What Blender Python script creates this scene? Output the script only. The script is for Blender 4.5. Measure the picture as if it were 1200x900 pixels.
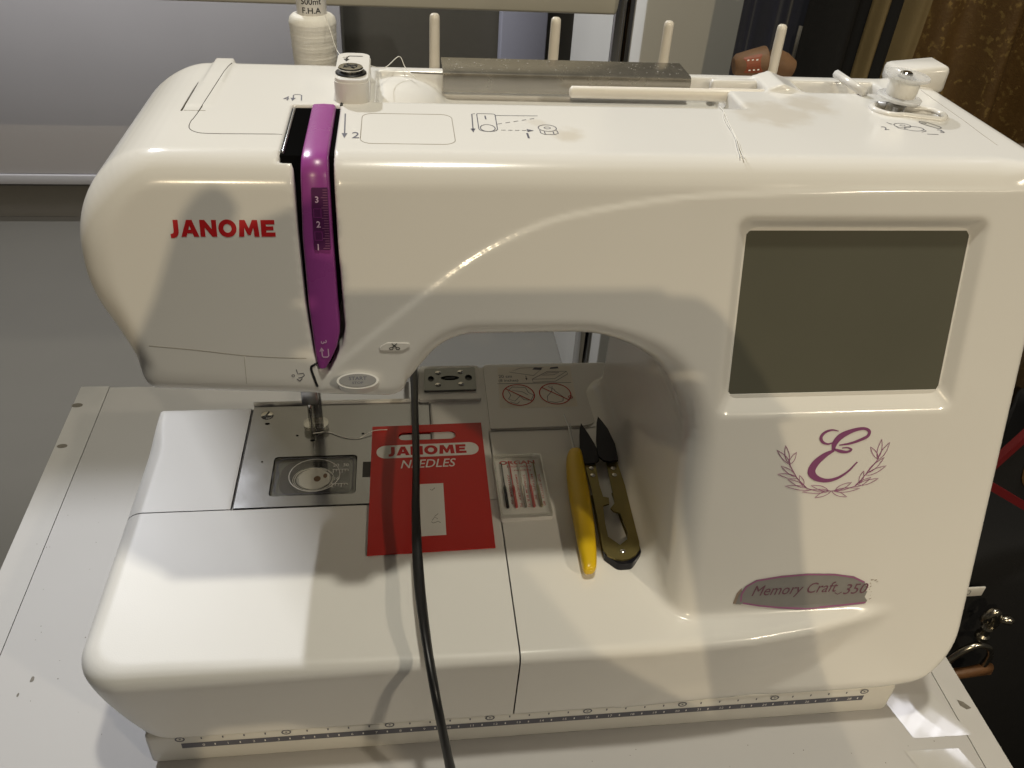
import bpy, bmesh, math, random
import numpy as np
from mathutils import Vector, Matrix, Euler
from mathutils.bvhtree import BVHTree
from mathutils.geometry import delaunay_2d_cdt

random.seed(4); np.random.seed(4)
for o in list(bpy.data.objects):
    bpy.data.objects.remove(o)
SC = bpy.context.scene
COL = SC.collection
MM = 0.001

# ------------------------------------------------------------------ camera
cam_d = bpy.data.cameras.new('camera')
cam = bpy.data.objects.new('camera', cam_d)
COL.objects.link(cam)
_M = [(0.99215393, -0.11170565, 0.05614655), (-0.02162821, -0.59567662, -0.80293312), (0.12313735, 0.79541889, -0.59341889)]
cam.matrix_world = Matrix(((_M[0][0], -_M[1][0], -_M[2][0], 0.0),
                           (_M[0][1], -_M[1][1], -_M[2][1], 0.0),
                           (_M[0][2], -_M[1][2], -_M[2][2], 0.42),
                           (0, 0, 0, 1)))
cam_d.sensor_width = 36.0
cam_d.lens = 30.0
cam_d.clip_start = 0.01
cam_d.clip_end = 50.0
SC.camera = cam

# ------------------------------------------------------------------ world and lamps
W = bpy.data.worlds.new('World'); SC.world = W; W.use_nodes = True
bg = W.node_tree.nodes['Background']
bg.inputs[0].default_value = (1.0, 0.93, 0.82, 1); bg.inputs[1].default_value = 0.035
SC.view_settings.view_transform = 'Standard'
SC.view_settings.look = 'None'
SC.view_settings.exposure = 0.0
SC.view_settings.gamma = 1.0

def area(name, loc, target, size, power, color, size_y=None, spread=None):
    l = bpy.data.lights.new(name, 'AREA'); l.energy = power; l.color = color
    l.size = size
    if size_y: l.shape = 'RECTANGLE'; l.size_y = size_y
    if spread: l.spread = spread
    o = bpy.data.objects.new(name, l); COL.objects.link(o); o.location = loc
    o.rotation_euler = (Vector(target) - Vector(loc)).to_track_quat('-Z', 'Y').to_euler()
    return o

area('cool_lamp', (-0.97, 2.08, 1.94), (-.1, .3, .1), .04, 46, (.93, .95, 1.0))
area('warm_ceiling_lamp', (0.10, 0.27, 1.95), (0.05, .3, .1), .10, 14.5, (1.0, .95, .80))
area('warm_front_lamp', (-0.95, -3.40, 2.60), (0.05, .3, .2), .022, 44, (1.0, .82, .54))
area('warm_side_lamp', (0.95, -0.75, 1.00), (.31, .25, .0), .06, .60, (1.0, .87, .66), spread=math.radians(46))
area('wall_fill_lamp', (-0.7, 1.52, 1.10), (-.7, 2.4, -.35), .3, 9, (1.0, .96, .95))  # fill added to brighten the far wall and floor
for _i, (_u, _v) in enumerate(((0, 0), (1, 0), (0, 1), (1, 1), (0, 2.3), (1, 2.3))):      # lamps added as bright panes, mirrored in the glossy sheets on the table
    area('reflection_lamp', (1.10 + .085 * _u - .02 * _v, 1.02 - .055 * _u - .055 * _v, 1.30 - .052 * _v), (.285, .245, 0), .082 if _u else .060, .026, (.92, .92, 1.0), .052)

# ------------------------------------------------------------------ materials
def mat(name, color, rough=.5, metal=0.0, var=0.04, vscale=60.0, bump=0.0, bscale=400.0, spec=.5, coat=0.0,
        trans=0.0, ior=1.5, alpha=1.0, rvar=0.06, sheen=0.0, detail=4.0):
    m = bpy.data.materials.new(name); m.use_nodes = True
    nt = m.node_tree; N = nt.nodes; L = nt.links
    b = N['Principled BSDF']
    b.inputs['Metallic'].default_value = metal
    b.inputs['IOR'].default_value = ior
    b.inputs['Specular IOR Level'].default_value = spec
    b.inputs['Coat Weight'].default_value = coat
    b.inputs['Coat Roughness'].default_value = .08
    b.inputs['Transmission Weight'].default_value = trans
    b.inputs['Alpha'].default_value = alpha
    if sheen: b.inputs['Sheen Weight'].default_value = sheen
    tc = N.new('ShaderNodeTexCoord')
    nz = N.new('ShaderNodeTexNoise'); nz.inputs['Scale'].default_value = vscale; nz.inputs['Detail'].default_value = detail
    L.new(tc.outputs['Object'], nz.inputs['Vector'])
    mx = N.new('ShaderNodeMix'); mx.data_type = 'RGBA'
    c = Vector(color)
    mx.inputs[6].default_value = (*[max(0, x * (1 - var)) for x in c], 1)
    mx.inputs[7].default_value = (*[min(1, x * (1 + var)) for x in c], 1)
    L.new(nz.outputs['Fac'], mx.inputs[0]); L.new(mx.outputs[2], b.inputs['Base Color'])
    mr = N.new('ShaderNodeMapRange')
    mr.inputs['To Min'].default_value = max(0.02, rough - rvar); mr.inputs['To Max'].default_value = min(1, rough + rvar)
    L.new(nz.outputs['Fac'], mr.inputs['Value']); L.new(mr.outputs[0], b.inputs['Roughness'])
    if bump:
        n2 = N.new('ShaderNodeTexNoise'); n2.inputs['Scale'].default_value = bscale; n2.inputs['Detail'].default_value = 3
        L.new(tc.outputs['Object'], n2.inputs['Vector'])
        bp = N.new('ShaderNodeBump'); bp.inputs['Strength'].default_value = bump; bp.inputs['Distance'].default_value = .001
        L.new(n2.outputs['Fac'], bp.inputs['Height']); L.new(bp.outputs[0], b.inputs['Normal'])
    m.diffuse_color = (*color, 1)
    return m

def stain(m, spots, scale=30.0, tint=(.45, .36, .22)):
    """soft dirt marks with a shape of their own: spots = [(x, y, z, radius_mm, amount)]"""
    nt = m.node_tree; N = nt.nodes; L = nt.links; b = N['Principled BSDF']
    src = b.inputs['Base Color'].links[0].from_socket
    tc = N.new('ShaderNodeTexCoord')
    nz = N.new('ShaderNodeTexNoise'); nz.inputs['Scale'].default_value = scale * 3; nz.inputs['Detail'].default_value = 6
    L.new(tc.outputs['Object'], nz.inputs['Vector'])
    tot = None
    for (x, y, z, r, a) in spots:
        vs = N.new('ShaderNodeVectorMath'); vs.operation = 'DISTANCE'
        vs.inputs[1].default_value = (x * MM, y * MM, z * MM); L.new(tc.outputs['Object'], vs.inputs[0])
        ad = N.new('ShaderNodeMath'); ad.operation = 'MULTIPLY_ADD'
        ad.inputs[1].default_value = r * MM * 1.6; ad.inputs[2].default_value = -r * MM * .8
        L.new(nz.outputs['Fac'], ad.inputs[0])
        sm = N.new('ShaderNodeMath'); sm.operation = 'ADD'; L.new(vs.outputs['Value'], sm.inputs[0]); L.new(ad.outputs[0], sm.inputs[1])
        mr = N.new('ShaderNodeMapRange'); mr.interpolation_type = 'SMOOTHSTEP'
        mr.inputs['From Min'].default_value = r * MM * .3; mr.inputs['From Max'].default_value = r * MM * 1.1
        mr.inputs['To Min'].default_value = a; mr.inputs['To Max'].default_value = 0
        L.new(sm.outputs[0], mr.inputs['Value'])
        if tot is None: tot = mr.outputs[0]
        else:
            a2 = N.new('ShaderNodeMath'); a2.operation = 'MAXIMUM'; L.new(tot, a2.inputs[0]); L.new(mr.outputs[0], a2.inputs[1]); tot = a2.outputs[0]
    mx = N.new('ShaderNodeMix'); mx.data_type = 'RGBA'
    L.new(tot, mx.inputs[0]); L.new(src, mx.inputs[6]); mx.inputs[7].default_value = (*tint, 1)
    L.new(mx.outputs[2], b.inputs['Base Color'])

M = {}
M['white'] = mat('white_plastic', (.735, .72, .685), .17, var=.025, vscale=14, bump=.012, bscale=900, spec=.5)
stain(M['white'], [(71, 352, 290, 9, .35), (176, 385, 290, 22, .30), (199, 398, 290, 16, .32), (60, 366, 290, 6, .2), (-60, 300, 80, 20, .06), (212, 275, 118, 4, .16)])
M['white_bed'] = mat('textured_white_plastic', (.735, .72, .685), .36, var=.025, vscale=14, bump=.05, bscale=1500, rvar=.06, spec=.14)
M['white2'] = mat('white_plastic_parts', (.74, .72, .68), .2, var=.03, vscale=40, bump=.012, bscale=900)
M['base'] = mat('grey_white_base', (.62, .60, .55), .35, var=.03)
M['ivory'] = mat('ivory_plastic', (.72, .67, .58), .35, var=.03, vscale=50)
M['purple'] = mat('purple_plastic', (.30, .055, .275), .28, var=.05, vscale=30, spec=.5)
M['purple_dark'] = mat('dark_purple_plastic', (.085, .014, .080), .3, var=.05)
M['black'] = mat('black_plastic', (.008, .008, .009), .4, var=.2)
M['void'] = mat('slot_shade_black', (.004, .004, .004), .95, var=.1, spec=0.0)  # black that stands for the shade deep in the guide slot
M['cord'] = mat('black_rubber', (.010, .010, .011), .38, var=.2, vscale=200)
M['groove'] = mat('seam_shade', (.10, .09, .075), .8, var=.3)  # dark tone painted in for the shaded gap of a seam
M['groove_light'] = mat('seam_shade_pale', (.34, .31, .26), .8, var=.2)  # paler tone painted in for shallow seam gaps
M['red'] = mat('red_print', (.50, .008, .012), .45, var=.05)
M['pale_print'] = mat('pale_print', (.80, .78, .74), .5, var=.03)
M['grey_print'] = mat('grey_print', (.10, .10, .125), .6, var=.1)
M['pink_print'] = mat('pink_print', (.66, .44, .62), .5, var=.05)
M['mauve_print'] = mat('mauve_print', (.23, .070, .175), .4, var=.08)
M['mauve_line'] = mat('mauve_line_print', (.30, .11, .225), .5, var=.08)
M['badge_ink'] = mat('dark_plum_ink', (.14, .058, .085), .5, var=.1)
M['badge'] = mat('badge_grey', (.235, .228, .218), .3, var=.08, vscale=200)
M['glue'] = mat('peeled_glue', (.30, .22, .17), .7, var=.3, vscale=500)
M['lcd'] = mat('lcd_glass', (.112, .110, .084), .16, var=.12, vscale=12, rvar=.03, spec=.6)
M['steel'] = mat('brushed_steel', (.50, .50, .51), .30, 1.0, var=.05, vscale=90, bump=.02, bscale=300)
M['plate'] = mat('needle_plate_steel', (.27, .27, .275), .2, 1.0, var=.12, vscale=40, bump=.02, bscale=500)
M['tray'] = mat('dark_grey_tray', (.060, .062, .058), .4, var=.3, vscale=200)
M['socket'] = mat('grey_zinc', (.21, .215, .21), .38, .85, var=.1, vscale=150)
M['bright_steel'] = mat('polished_steel', (.62, .60, .56), .16, 1.0, var=.04, bump=.01)
M['chrome'] = mat('chrome', (.70, .70, .72), .05, 1.0, var=.01, rvar=.02)
M['guard'] = mat('stained_steel_strip', (.34, .315, .265), .26, .8, var=.12, vscale=120, bump=.02)
M['dark_metal'] = mat('blued_steel', (.012, .012, .018), .35, .6, var=.15)
M['olive'] = mat('olive_gilt_metal', (.235, .195, .075), .36, .75, var=.12, vscale=90)
M['yellow'] = mat('yellow_plastic', (.72, .47, .006), .33, var=.04)
M['card'] = mat('red_card', (.52, .014, .010), .42, var=.05, vscale=50)
M['paper'] = mat('white_paper', (.74, .72, .68), .6, var=.02)
def clear_mat(name, tint, lo, hi):
    m = bpy.data.materials.new(name); m.use_nodes = True; nt = m.node_tree; N = nt.nodes; L = nt.links
    for n in list(N): N.remove(n)
    o = N.new('ShaderNodeOutputMaterial'); mx = N.new('ShaderNodeMixShader'); t = N.new('ShaderNodeBsdfTransparent'); g = N.new('ShaderNodeBsdfGlossy')
    g.inputs['Color'].default_value = (.9, .9, .9, 1); g.inputs['Roughness'].default_value = .07
    t.inputs[0].default_value = (*tint, 1); lw = N.new('ShaderNodeLayerWeight'); lw.inputs['Blend'].default_value = .35
    mr = N.new('ShaderNodeMapRange'); mr.inputs['To Min'].default_value = lo; mr.inputs['To Max'].default_value = hi
    L.new(lw.outputs['Facing'], mr.inputs['Value']); L.new(mr.outputs[0], mx.inputs[0]); L.new(t.outputs[0], mx.inputs[1]); L.new(g.outputs[0], mx.inputs[2]); L.new(mx.outputs[0], o.inputs[0])
    return m
M['clear'] = clear_mat('clear_plastic', (.95, .95, .94), .10, .75)
M['film'] = clear_mat('clear_lid_plastic', (.97, .97, .96), .012, .22)
M['bright_paper'] = mat('bright_paper', (.90, .89, .87), .6, var=.01)
M['foot'] = clear_mat('smoky_clear_plastic', (.80, .79, .75), .16, .7)
M['bobbin'] = mat('milky_clear_plastic', (.80, .80, .79), .08, var=.01, alpha=.42)
M['thread'] = mat('white_thread', (.80, .78, .72), .6, var=.05, vscale=300, bump=.2, bscale=1500)
M['brown'] = mat('brown_card', (.16, .085, .04), .6, var=.3, vscale=150)
M['orange'] = mat('orange_print', (.22, .05, .018), .5, var=.2)
M['table'] = mat('white_laminate', (.49, .48, .475), .55, spec=.3, var=.02, vscale=20, rvar=.04)
M['table_edge'] = mat('white_edge_band', (.52, .51, .50), .6, var=.05, vscale=60, bump=.05, spec=.3)
M['smudge'] = mat('dirt', (.17, .155, .13), .7, var=.4, vscale=600)
M['floor'] = mat('grey_floor', (.155, .148, .128), .75, var=.05, vscale=6, spec=.2)
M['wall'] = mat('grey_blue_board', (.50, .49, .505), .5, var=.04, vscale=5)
M['kick'] = mat('grey_kickboard', (.18, .17, .15), .5, var=.05)
M['rim'] = mat('pale_rim', (.45, .45, .47), .4, var=.03)
M['beige'] = mat('beige_laminate', (.74, .71, .61), .45, var=.04, vscale=8)
M['dark_panel'] = mat('dark_brown_panel', (.12, .11, .085), .6, var=.08)  # one even dark brown for the far wall and shelf back
M['blue_panel'] = mat('blue_grey_panel', (.36, .362, .43), .5, var=.04)
M['grey_side'] = mat('light_grey_panel', (.58, .57, .53), .5, var=.04, vscale=6)

# ------------------------------------------------------------------ mesh helpers (millimetres in, metres out)
def link(name, me, m=None, parent=None, smooth=True):
    o = bpy.data.objects.new(name, me); COL.objects.link(o)
    if m is not None and not me.materials: me.materials.append(m)
    if parent is not None:
        o.parent = parent
        o.matrix_parent_inverse = Matrix.Translation(-Vector(parent.location)) if not parent.parent else Matrix.Identity(4)
        if parent.parent: o.matrix_parent_inverse = parent.matrix_world_cached if False else Matrix.Identity(4)
    if smooth:
        me.polygons.foreach_set('use_smooth', [True] * len(me.polygons))
    return o

def npmesh(name, V, F):
    """V (n,3) metres, F (m,k) ints"""
    me = bpy.data.meshes.new(name)
    n, m, k = len(V), len(F), F.shape[1]
    me.vertices.add(n); me.vertices.foreach_set('co', np.asarray(V, np.float32).ravel())
    me.loops.add(m * k); me.loops.foreach_set('vertex_index', np.asarray(F, np.int32).ravel())
    me.polygons.add(m)
    me.polygons.foreach_set('loop_start', np.arange(0, m * k, k, dtype=np.int32))
    me.update(calc_edges=True)
    return me

def pymesh(name, V, F):
    me = bpy.data.meshes.new(name)
    me.from_pydata([(v[0] * MM, v[1] * MM, v[2] * MM) for v in V], [], F)
    me.update()
    return me

def thing(name, label, cat, loc=(0, 0, 0), group=None, kind=None):
    o = bpy.data.objects.new(name, None); COL.objects.link(o)
    o.location = Vector(loc) * MM; o.empty_display_size = .02
    o['label'] = label; o['category'] = cat
    if group: o['group'] = group
    if kind: o['kind'] = kind
    return o

def part(name, me, m, parent, label=None, smooth=True, auto=None):
    o = bpy.data.objects.new(name, me); COL.objects.link(o)
    if m is not None and not me.materials: me.materials.append(m)
    if parent is not None:
        p = Vector((0, 0, 0)); q = parent
        while q is not None: p += q.location; q = q.parent
        o.parent = parent; o.location = -p
    if smooth: me.polygons.foreach_set('use_smooth', [True] * len(me.polygons))
    if auto is not None: me.set_sharp_from_angle(angle=math.radians(auto))
    if label: o['label'] = label
    return o

def tag(o, label=None, cat=None, group=None, kind=None):
    if label: o['label'] = label
    if cat: o['category'] = cat
    if group: o['group'] = group
    if kind: o['kind'] = kind
    return o

def bm_mesh(name, bm):
    bmesh.ops.recalc_face_normals(bm, faces=bm.faces)
    bmesh.ops.scale(bm, vec=(MM, MM, MM), verts=bm.verts)
    me = bpy.data.meshes.new(name); bm.to_mesh(me); bm.free(); return me

def box(bm, x0, x1, y0, y1, z0, z1, bev=0.0, seg=2):
    r = bmesh.ops.create_cube(bm, size=1.0)
    vs = r['verts']
    for v in vs:
        v.co = Vector(((x0 + x1) / 2 + v.co.x * (x1 - x0), (y0 + y1) / 2 + v.co.y * (y1 - y0), (z0 + z1) / 2 + v.co.z * (z1 - z0)))
    if bev:
        es = list({e for v in vs for e in v.link_edges})
        bmesh.ops.bevel(bm, geom=es, offset=bev, segments=seg, affect='EDGES', profile=.5)
    return bm

def boxmesh(name, *a, **k):
    return bm_mesh(name, box(bmesh.new(), *a, **k))

def frame_of(d):
    d = d.normalized(); a = Vector((0, 0, 1)) if abs(d.z) < .9 else Vector((1, 0, 0))
    u = d.cross(a).normalized(); return u, d.cross(u).normalized()

def lathe(bm, base, axis, prof, n=28):
    """prof = [(t, r)] along axis from base"""
    base = Vector(base); axis = Vector(axis).normalized(); u, w = frame_of(axis)
    rings = []
    for t, r in prof:
        c = base + axis * t
        if r <= 1e-6: rings.append([bm.verts.new(c)])
        else: rings.append([bm.verts.new(c + (u * math.cos(a) + w * math.sin(a)) * r) for a in [2 * math.pi * i / n for i in range(n)]])
    for A, B in zip(rings, rings[1:]):
        if len(A) == 1 and len(B) == 1: continue
        for i in range(n):
            j = (i + 1) % n
            if len(A) == 1: bm.faces.new((A[0], B[i], B[j]))
            elif len(B) == 1: bm.faces.new((A[i], A[j], B[0]))
            else: bm.faces.new((A[i], A[j], B[j], B[i]))
    for R in (rings[0], rings[-1]):
        if len(R) > 2:
            try: bm.faces.new(R)
            except ValueError: pass
    return bm

def lathemesh(name, *a, **k):
    return bm_mesh(name, lathe(bmesh.new(), *a, **k))

def catmull(pts, n=8):
    P = [Vector(p) for p in pts]; out = []
    for i in range(len(P) - 1):
        p0 = P[max(i - 1, 0)]; p1 = P[i]; p2 = P[i + 1]; p3 = P[min(i + 2, len(P) - 1)]
        for k in range(n):
            t = k / n
            out.append(.5 * ((2 * p1) + (p2 - p0) * t + (2 * p0 - 5 * p1 + 4 * p2 - p3) * t * t + (3 * p1 - p0 - 3 * p2 + p3) * t ** 3))
    out.append(P[-1]); return out

def tube(bm, pts, r, n=10, flat=1.0, twist=0.0, up=Vector((0, 0, 1))):
    rings = []; L = len(pts)
    for i, p in enumerate(pts):
        d = (pts[min(i + 1, L - 1)] - pts[max(i - 1, 0)]).normalized()
        u = d.cross(up)
        if u.length < 1e-4: u = d.cross(Vector((1, 0, 0)))
        u.normalize(); w = u.cross(d).normalized()
        rr = r(i / (L - 1)) if callable(r) else r
        tw = twist(i / (L - 1)) if callable(twist) else twist
        ring = []
        for k in range(n):
            a = 2 * math.pi * k / n
            x, y = math.cos(a) * rr * flat, math.sin(a) * rr
            x, y = x * math.cos(tw) - y * math.sin(tw), x * math.sin(tw) + y * math.cos(tw)
            ring.append(bm.verts.new(p + u * x + w * y))
        rings.append(ring)
    for A, B in zip(rings, rings[1:]):
        for k in range(n): bm.faces.new((A[k], A[(k + 1) % n], B[(k + 1) % n], B[k]))
    bm.faces.new(rings[0]); bm.faces.new(rings[-1])
    return bm

def tubemesh(name, *a, **k):
    return bm_mesh(name, tube(bmesh.new(), *a, **k))

def rounded(pts, seg=10):
    """polygon with a radius per corner -> list of 2D points"""
    out = []; n = len(pts)
    for i in range(n):
        p = Vector(pts[i][:2]); r = pts[i][2] if len(pts[i]) > 2 else 0
        a = Vector(pts[i - 1][:2]); b = Vector(pts[(i + 1) % n][:2])
        if r <= 0: out.append(tuple(p)); continue
        u = (a - p).normalized(); v = (b - p).normalized()
        th = math.acos(max(-1, min(1, u.dot(v)))); t = r / math.tan(th / 2)
        c = p + (u + v).normalized() * (r / math.sin(th / 2))
        s = p + u * t; e = p + v * t
        a0 = math.atan2(s.y - c.y, s.x - c.x); a1 = math.atan2(e.y - c.y, e.x - c.x)
        da = (a1 - a0 + math.pi) % (2 * math.pi) - math.pi
        for k in range(seg + 1):
            aa = a0 + da * k / seg; out.append((c.x + r * math.cos(aa), c.y + r * math.sin(aa)))
    return out

def rrect(x0, x1, y0, y1, r, seg=6):
    return rounded([(x0, y0, r), (x1, y0, r), (x1, y1, r), (x0, y1, r)], seg)

def fill2d(outer, holes=(), step=None):
    """triangulated polygon with holes -> (pts, tris); step adds inner grid points"""
    pts = []; edges = []
    for loop in (outer, *holes):
        s = len(pts); pts += [Vector(p) for p in loop]
        edges += [(s + i, s + (i + 1) % len(loop)) for i in range(len(loop))]
    if step:
        xs = [p[0] for p in outer]; ys = [p[1] for p in outer]
        x = min(xs) + step
        while x < max(xs):
            y = min(ys) + step
            while y < max(ys):
                pts.append(Vector((x, y))); y += step
            x += step
    faces = list(range(0))
    r = delaunay_2d_cdt(pts, edges, [], 1 if not holes and not step else 1, 1e-6)
    V, F = r[0], r[2]
    def inside(q, loop):
        c = False; j = len(loop) - 1
        for i in range(len(loop)):
            xi, yi = loop[i]; xj, yj = loop[j]
            if (yi > q[1]) != (yj > q[1]) and q[0] < (xj - xi) * (q[1] - yi) / (yj - yi) + xi: c = not c
            j = i
        return c
    ff = []
    for f in F:
        c = (sum((V[i].x for i in f)) / len(f), sum((V[i].y for i in f)) / len(f))
        if inside(c, outer) and not any(inside(c, h) for h in holes): ff.append(tuple(f))
    return [(v.x, v.y) for v in V], ff

def slab(name, outer, z0, z1, holes=(), to3=None):
    """prism of a 2D outline (with holes); to3(x, y, h) -> 3D mm"""
    to3 = to3 or (lambda x, y, h: (x, y, h))
    P, F = fill2d(outer, holes)
    V = [to3(x, y, z0) for x, y in P] + [to3(x, y, z1) for x, y in P]; n = len(P)
    FF = [tuple(reversed(f)) for f in F] + [tuple(i + n for i in f) for f in F]
    # side walls from the boundary edges of the cap
    cnt = {}
    for f in F:
        for a, b in zip(f, f[1:] + f[:1]): cnt[(a, b)] = 1
    for (a, b) in list(cnt):
        if (b, a) not in cnt: FF.append((a, b, b + n, a + n))
    bm = bmesh.new(); vs = [bm.verts.new(v) for v in V]
    for f in FF:
        try: bm.faces.new([vs[i] for i in f])
        except ValueError: pass
    return bm_mesh(name, bm)

def ribbon(pts, w, closed=False):
    """flat stroke: pts 2D, w width or list of widths -> (verts2d, quads)"""
    P = [Vector(p[:2]) for p in pts]; n = len(P); V = []; F = []
    for i in range(n):
        a = P[(i - 1) % n] if closed or i else P[i]; b = P[(i + 1) % n] if closed or i < n - 1 else P[i]
        d = (b - a)
        d = d.normalized() if d.length > 1e-9 else Vector((1, 0))
        nn = Vector((-d.y, d.x)); ww = (w[i] if isinstance(w, (list, tuple)) else w) / 2
        V += [tuple(P[i] + nn * ww), tuple(P[i] - nn * ww)]
    for i in range(n if closed else n - 1):
        j = (i + 1) % n; F.append((2 * i, 2 * i + 1, 2 * j + 1, 2 * j))
    return V, F

def smooth_stroke(pts, n=6):
    """pts (x, y, w) -> smooth ribbon"""
    q = catmull([Vector((p[0], p[1], p[2])) for p in pts], n)
    return ribbon([(v.x, v.y) for v in q], [max(.02, v.z) for v in q])

def text2d(s, height, width=None, bold=0.0, shear=0.0, spacing=1.0, rot=0.0, origin=(0, 0), align='LEFT'):
    """builtin font glyphs as flat 2D mesh; height = cap height"""
    c = bpy.data.curves.new('glyphs', 'FONT'); c.body = s; c.size = 1.0; c.offset = bold; c.space_character = spacing; c.resolution_u = 3
    o = bpy.data.objects.new('glyphs', c); COL.objects.link(o)
    dg = bpy.context.evaluated_depsgraph_get(); me = bpy.data.meshes.new_from_object(o.evaluated_get(dg))
    V = np.array([v.co[:2] for v in me.vertices]).reshape(-1, 2); F = [tuple(p.vertices) for p in me.polygons]
    bpy.data.objects.remove(o); bpy.data.curves.remove(c); bpy.data.meshes.remove(me)
    if len(V) == 0: return [], []
    V = V - V.min(0); h = V[:, 1].max(); 
    sy = height / h if not any(ch in s for ch in 'gjpqy,') else height / (h * .78)
    sx = sy if width is None else width / V[:, 0].max()
    V = V * (sx, sy)
    V[:, 0] += V[:, 1] * shear
    if align == 'CENTER': V[:, 0] -= V[:, 0].max() / 2
    ca, sa = math.cos(rot), math.sin(rot)
    V = V @ np.array([[ca, sa], [-sa, ca]]) + np.array(origin)
    return [tuple(v) for v in V], F

def wordmark(origin, height, width, rot=0.0):
    def el(cx, cy, rx, ry, n=22): return [(cx + rx * math.cos(2 * math.pi * i / n), cy + ry * math.sin(2 * math.pi * i / n)) for i in range(n)]
    jj = [(.40, 1.0), (.40, .42), (.385, .25), (.32, .13), (.18, .055), (0, .04)]
    G = [(.62, [ribbon(jj, [.34, .34, .34, .33, .29, .25])]),
         (1.22, [fill2d([(0, 0), (.42, 1), (.80, 1), (1.22, 0), (.86, 0), (.79, .2), (.43, .2), (.36, 0)], [[(.52, .42), (.70, .42), (.61, .68)]])]),
         (1.16, [fill2d([(0, 0), (0, 1), (.34, 1), (.80, .46), (.80, 1), (1.13, 1), (1.13, 0), (.80, 0), (.33, .55), (.33, 0)])]),
         (1.28, [fill2d(el(.62, .5, .62, .53), [el(.62, .5, .28, .26)])]),
         (1.46, [fill2d([(0, 0), (.1, 1), (.46, 1), (.71, .5), (.96, 1), (1.32, 1), (1.42, 0), (1.06, 0), (1.02, .55), (.80, .1), (.62, .1), (.40, .55), (.36, 0)])]),
         (.98, [fill2d([(0, 0), (0, 1), (.95, 1), (.95, .74), (.35, .74), (.35, .62), (.86, .62), (.86, .39), (.35, .39), (.35, .26), (.98, .26), (.98, 0)])])]
    tot = sum(g[0] for g in G) + .09 * 5; k = width / tot; x = 0; out = []
    for w, its in G:
        for v, f in its:
            out.append(([(origin[0] + (x + a) * k * math.cos(rot) - b * height * math.sin(rot), origin[1] + (x + a) * k * math.sin(rot) + b * height * math.cos(rot)) for a, b in v], f))
        x += w + .09
    return out

def merge2d(items):
    V = []; F = []
    for v, f in items:
        s = len(V); V += list(v); F += [tuple(i + s for i in q) for q in f]
    return V, F

# ------------------------------------------------------------------ the moulded shell as a distance field
LEAN = .30; CL = 1 / math.sqrt(1 + LEAN * LEAN)
def front_y(z, s=0.0): return 243 + LEAN * (z - 30) + s / CL      # y of the front plane at height z, s millimetres behind it

OUT = rounded([(-107, 199, 9), (-128, 237, 45), (-130, 290, 37), (286, 290, 9), (288, 25, 38), (100, 25, 3), (127, 60, 2), (130, 219, 56), (18, 219, 26), (-3, 194.5, 11)], 14)
CREASE = [(-46, 188), (-35, 200), (-29, 209), (-16, 220), (6, 237), (30, 254), (58, 267), (86, 273), (115, 277), (151, 279), (188, 280.5), (266, 281.5), (320, 282)]
CREASE = [(v.x, v.y) for v in catmull([Vector((a, b, 0)) for a, b in CREASE], 5)]

def seg_dist(X, Z, pts, closed):
    d = np.full(X.shape, 1e9, np.float32); ins = np.zeros(X.shape, bool)
    n = len(pts)
    for i in range(n if closed else n - 1):
        ax, az = pts[i]; bx, bz = pts[(i + 1) % n]
        ex, ez = bx - ax, bz - az; wx, wz = X - ax, Z - az
        t = np.clip((wx * ex + wz * ez) / max(1e-9, ex * ex + ez * ez), 0, 1)
        d = np.minimum(d, (wx - ex * t) ** 2 + (wz - ez * t) ** 2)
        if closed:
            c = ((az > Z) != (bz > Z)) & (X < (bx - ax) * (Z - az) / (bz - az if bz != az else 1e-9) + ax)
            ins ^= c
    d = np.sqrt(d)
    return np.where(ins, -d, d) if closed else d

def sst(a, b, x):
    t = np.clip((x - a) / (b - a), 0, 1); return t * t * (3 - 2 * t)
def rmax(a, b, r):
    u = np.maximum(a + r, 0); v = np.maximum(b + r, 0)
    return np.sqrt(u * u + v * v) + np.minimum(np.maximum(a + r, b + r), 0) - r
def smin(a, b, k):
    h = np.maximum(k - np.abs(a - b), 0) / k
    return np.minimum(a, b) - h * h * k * .25
def smax(a, b, k): return -smin(-a, -b, k)

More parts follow.
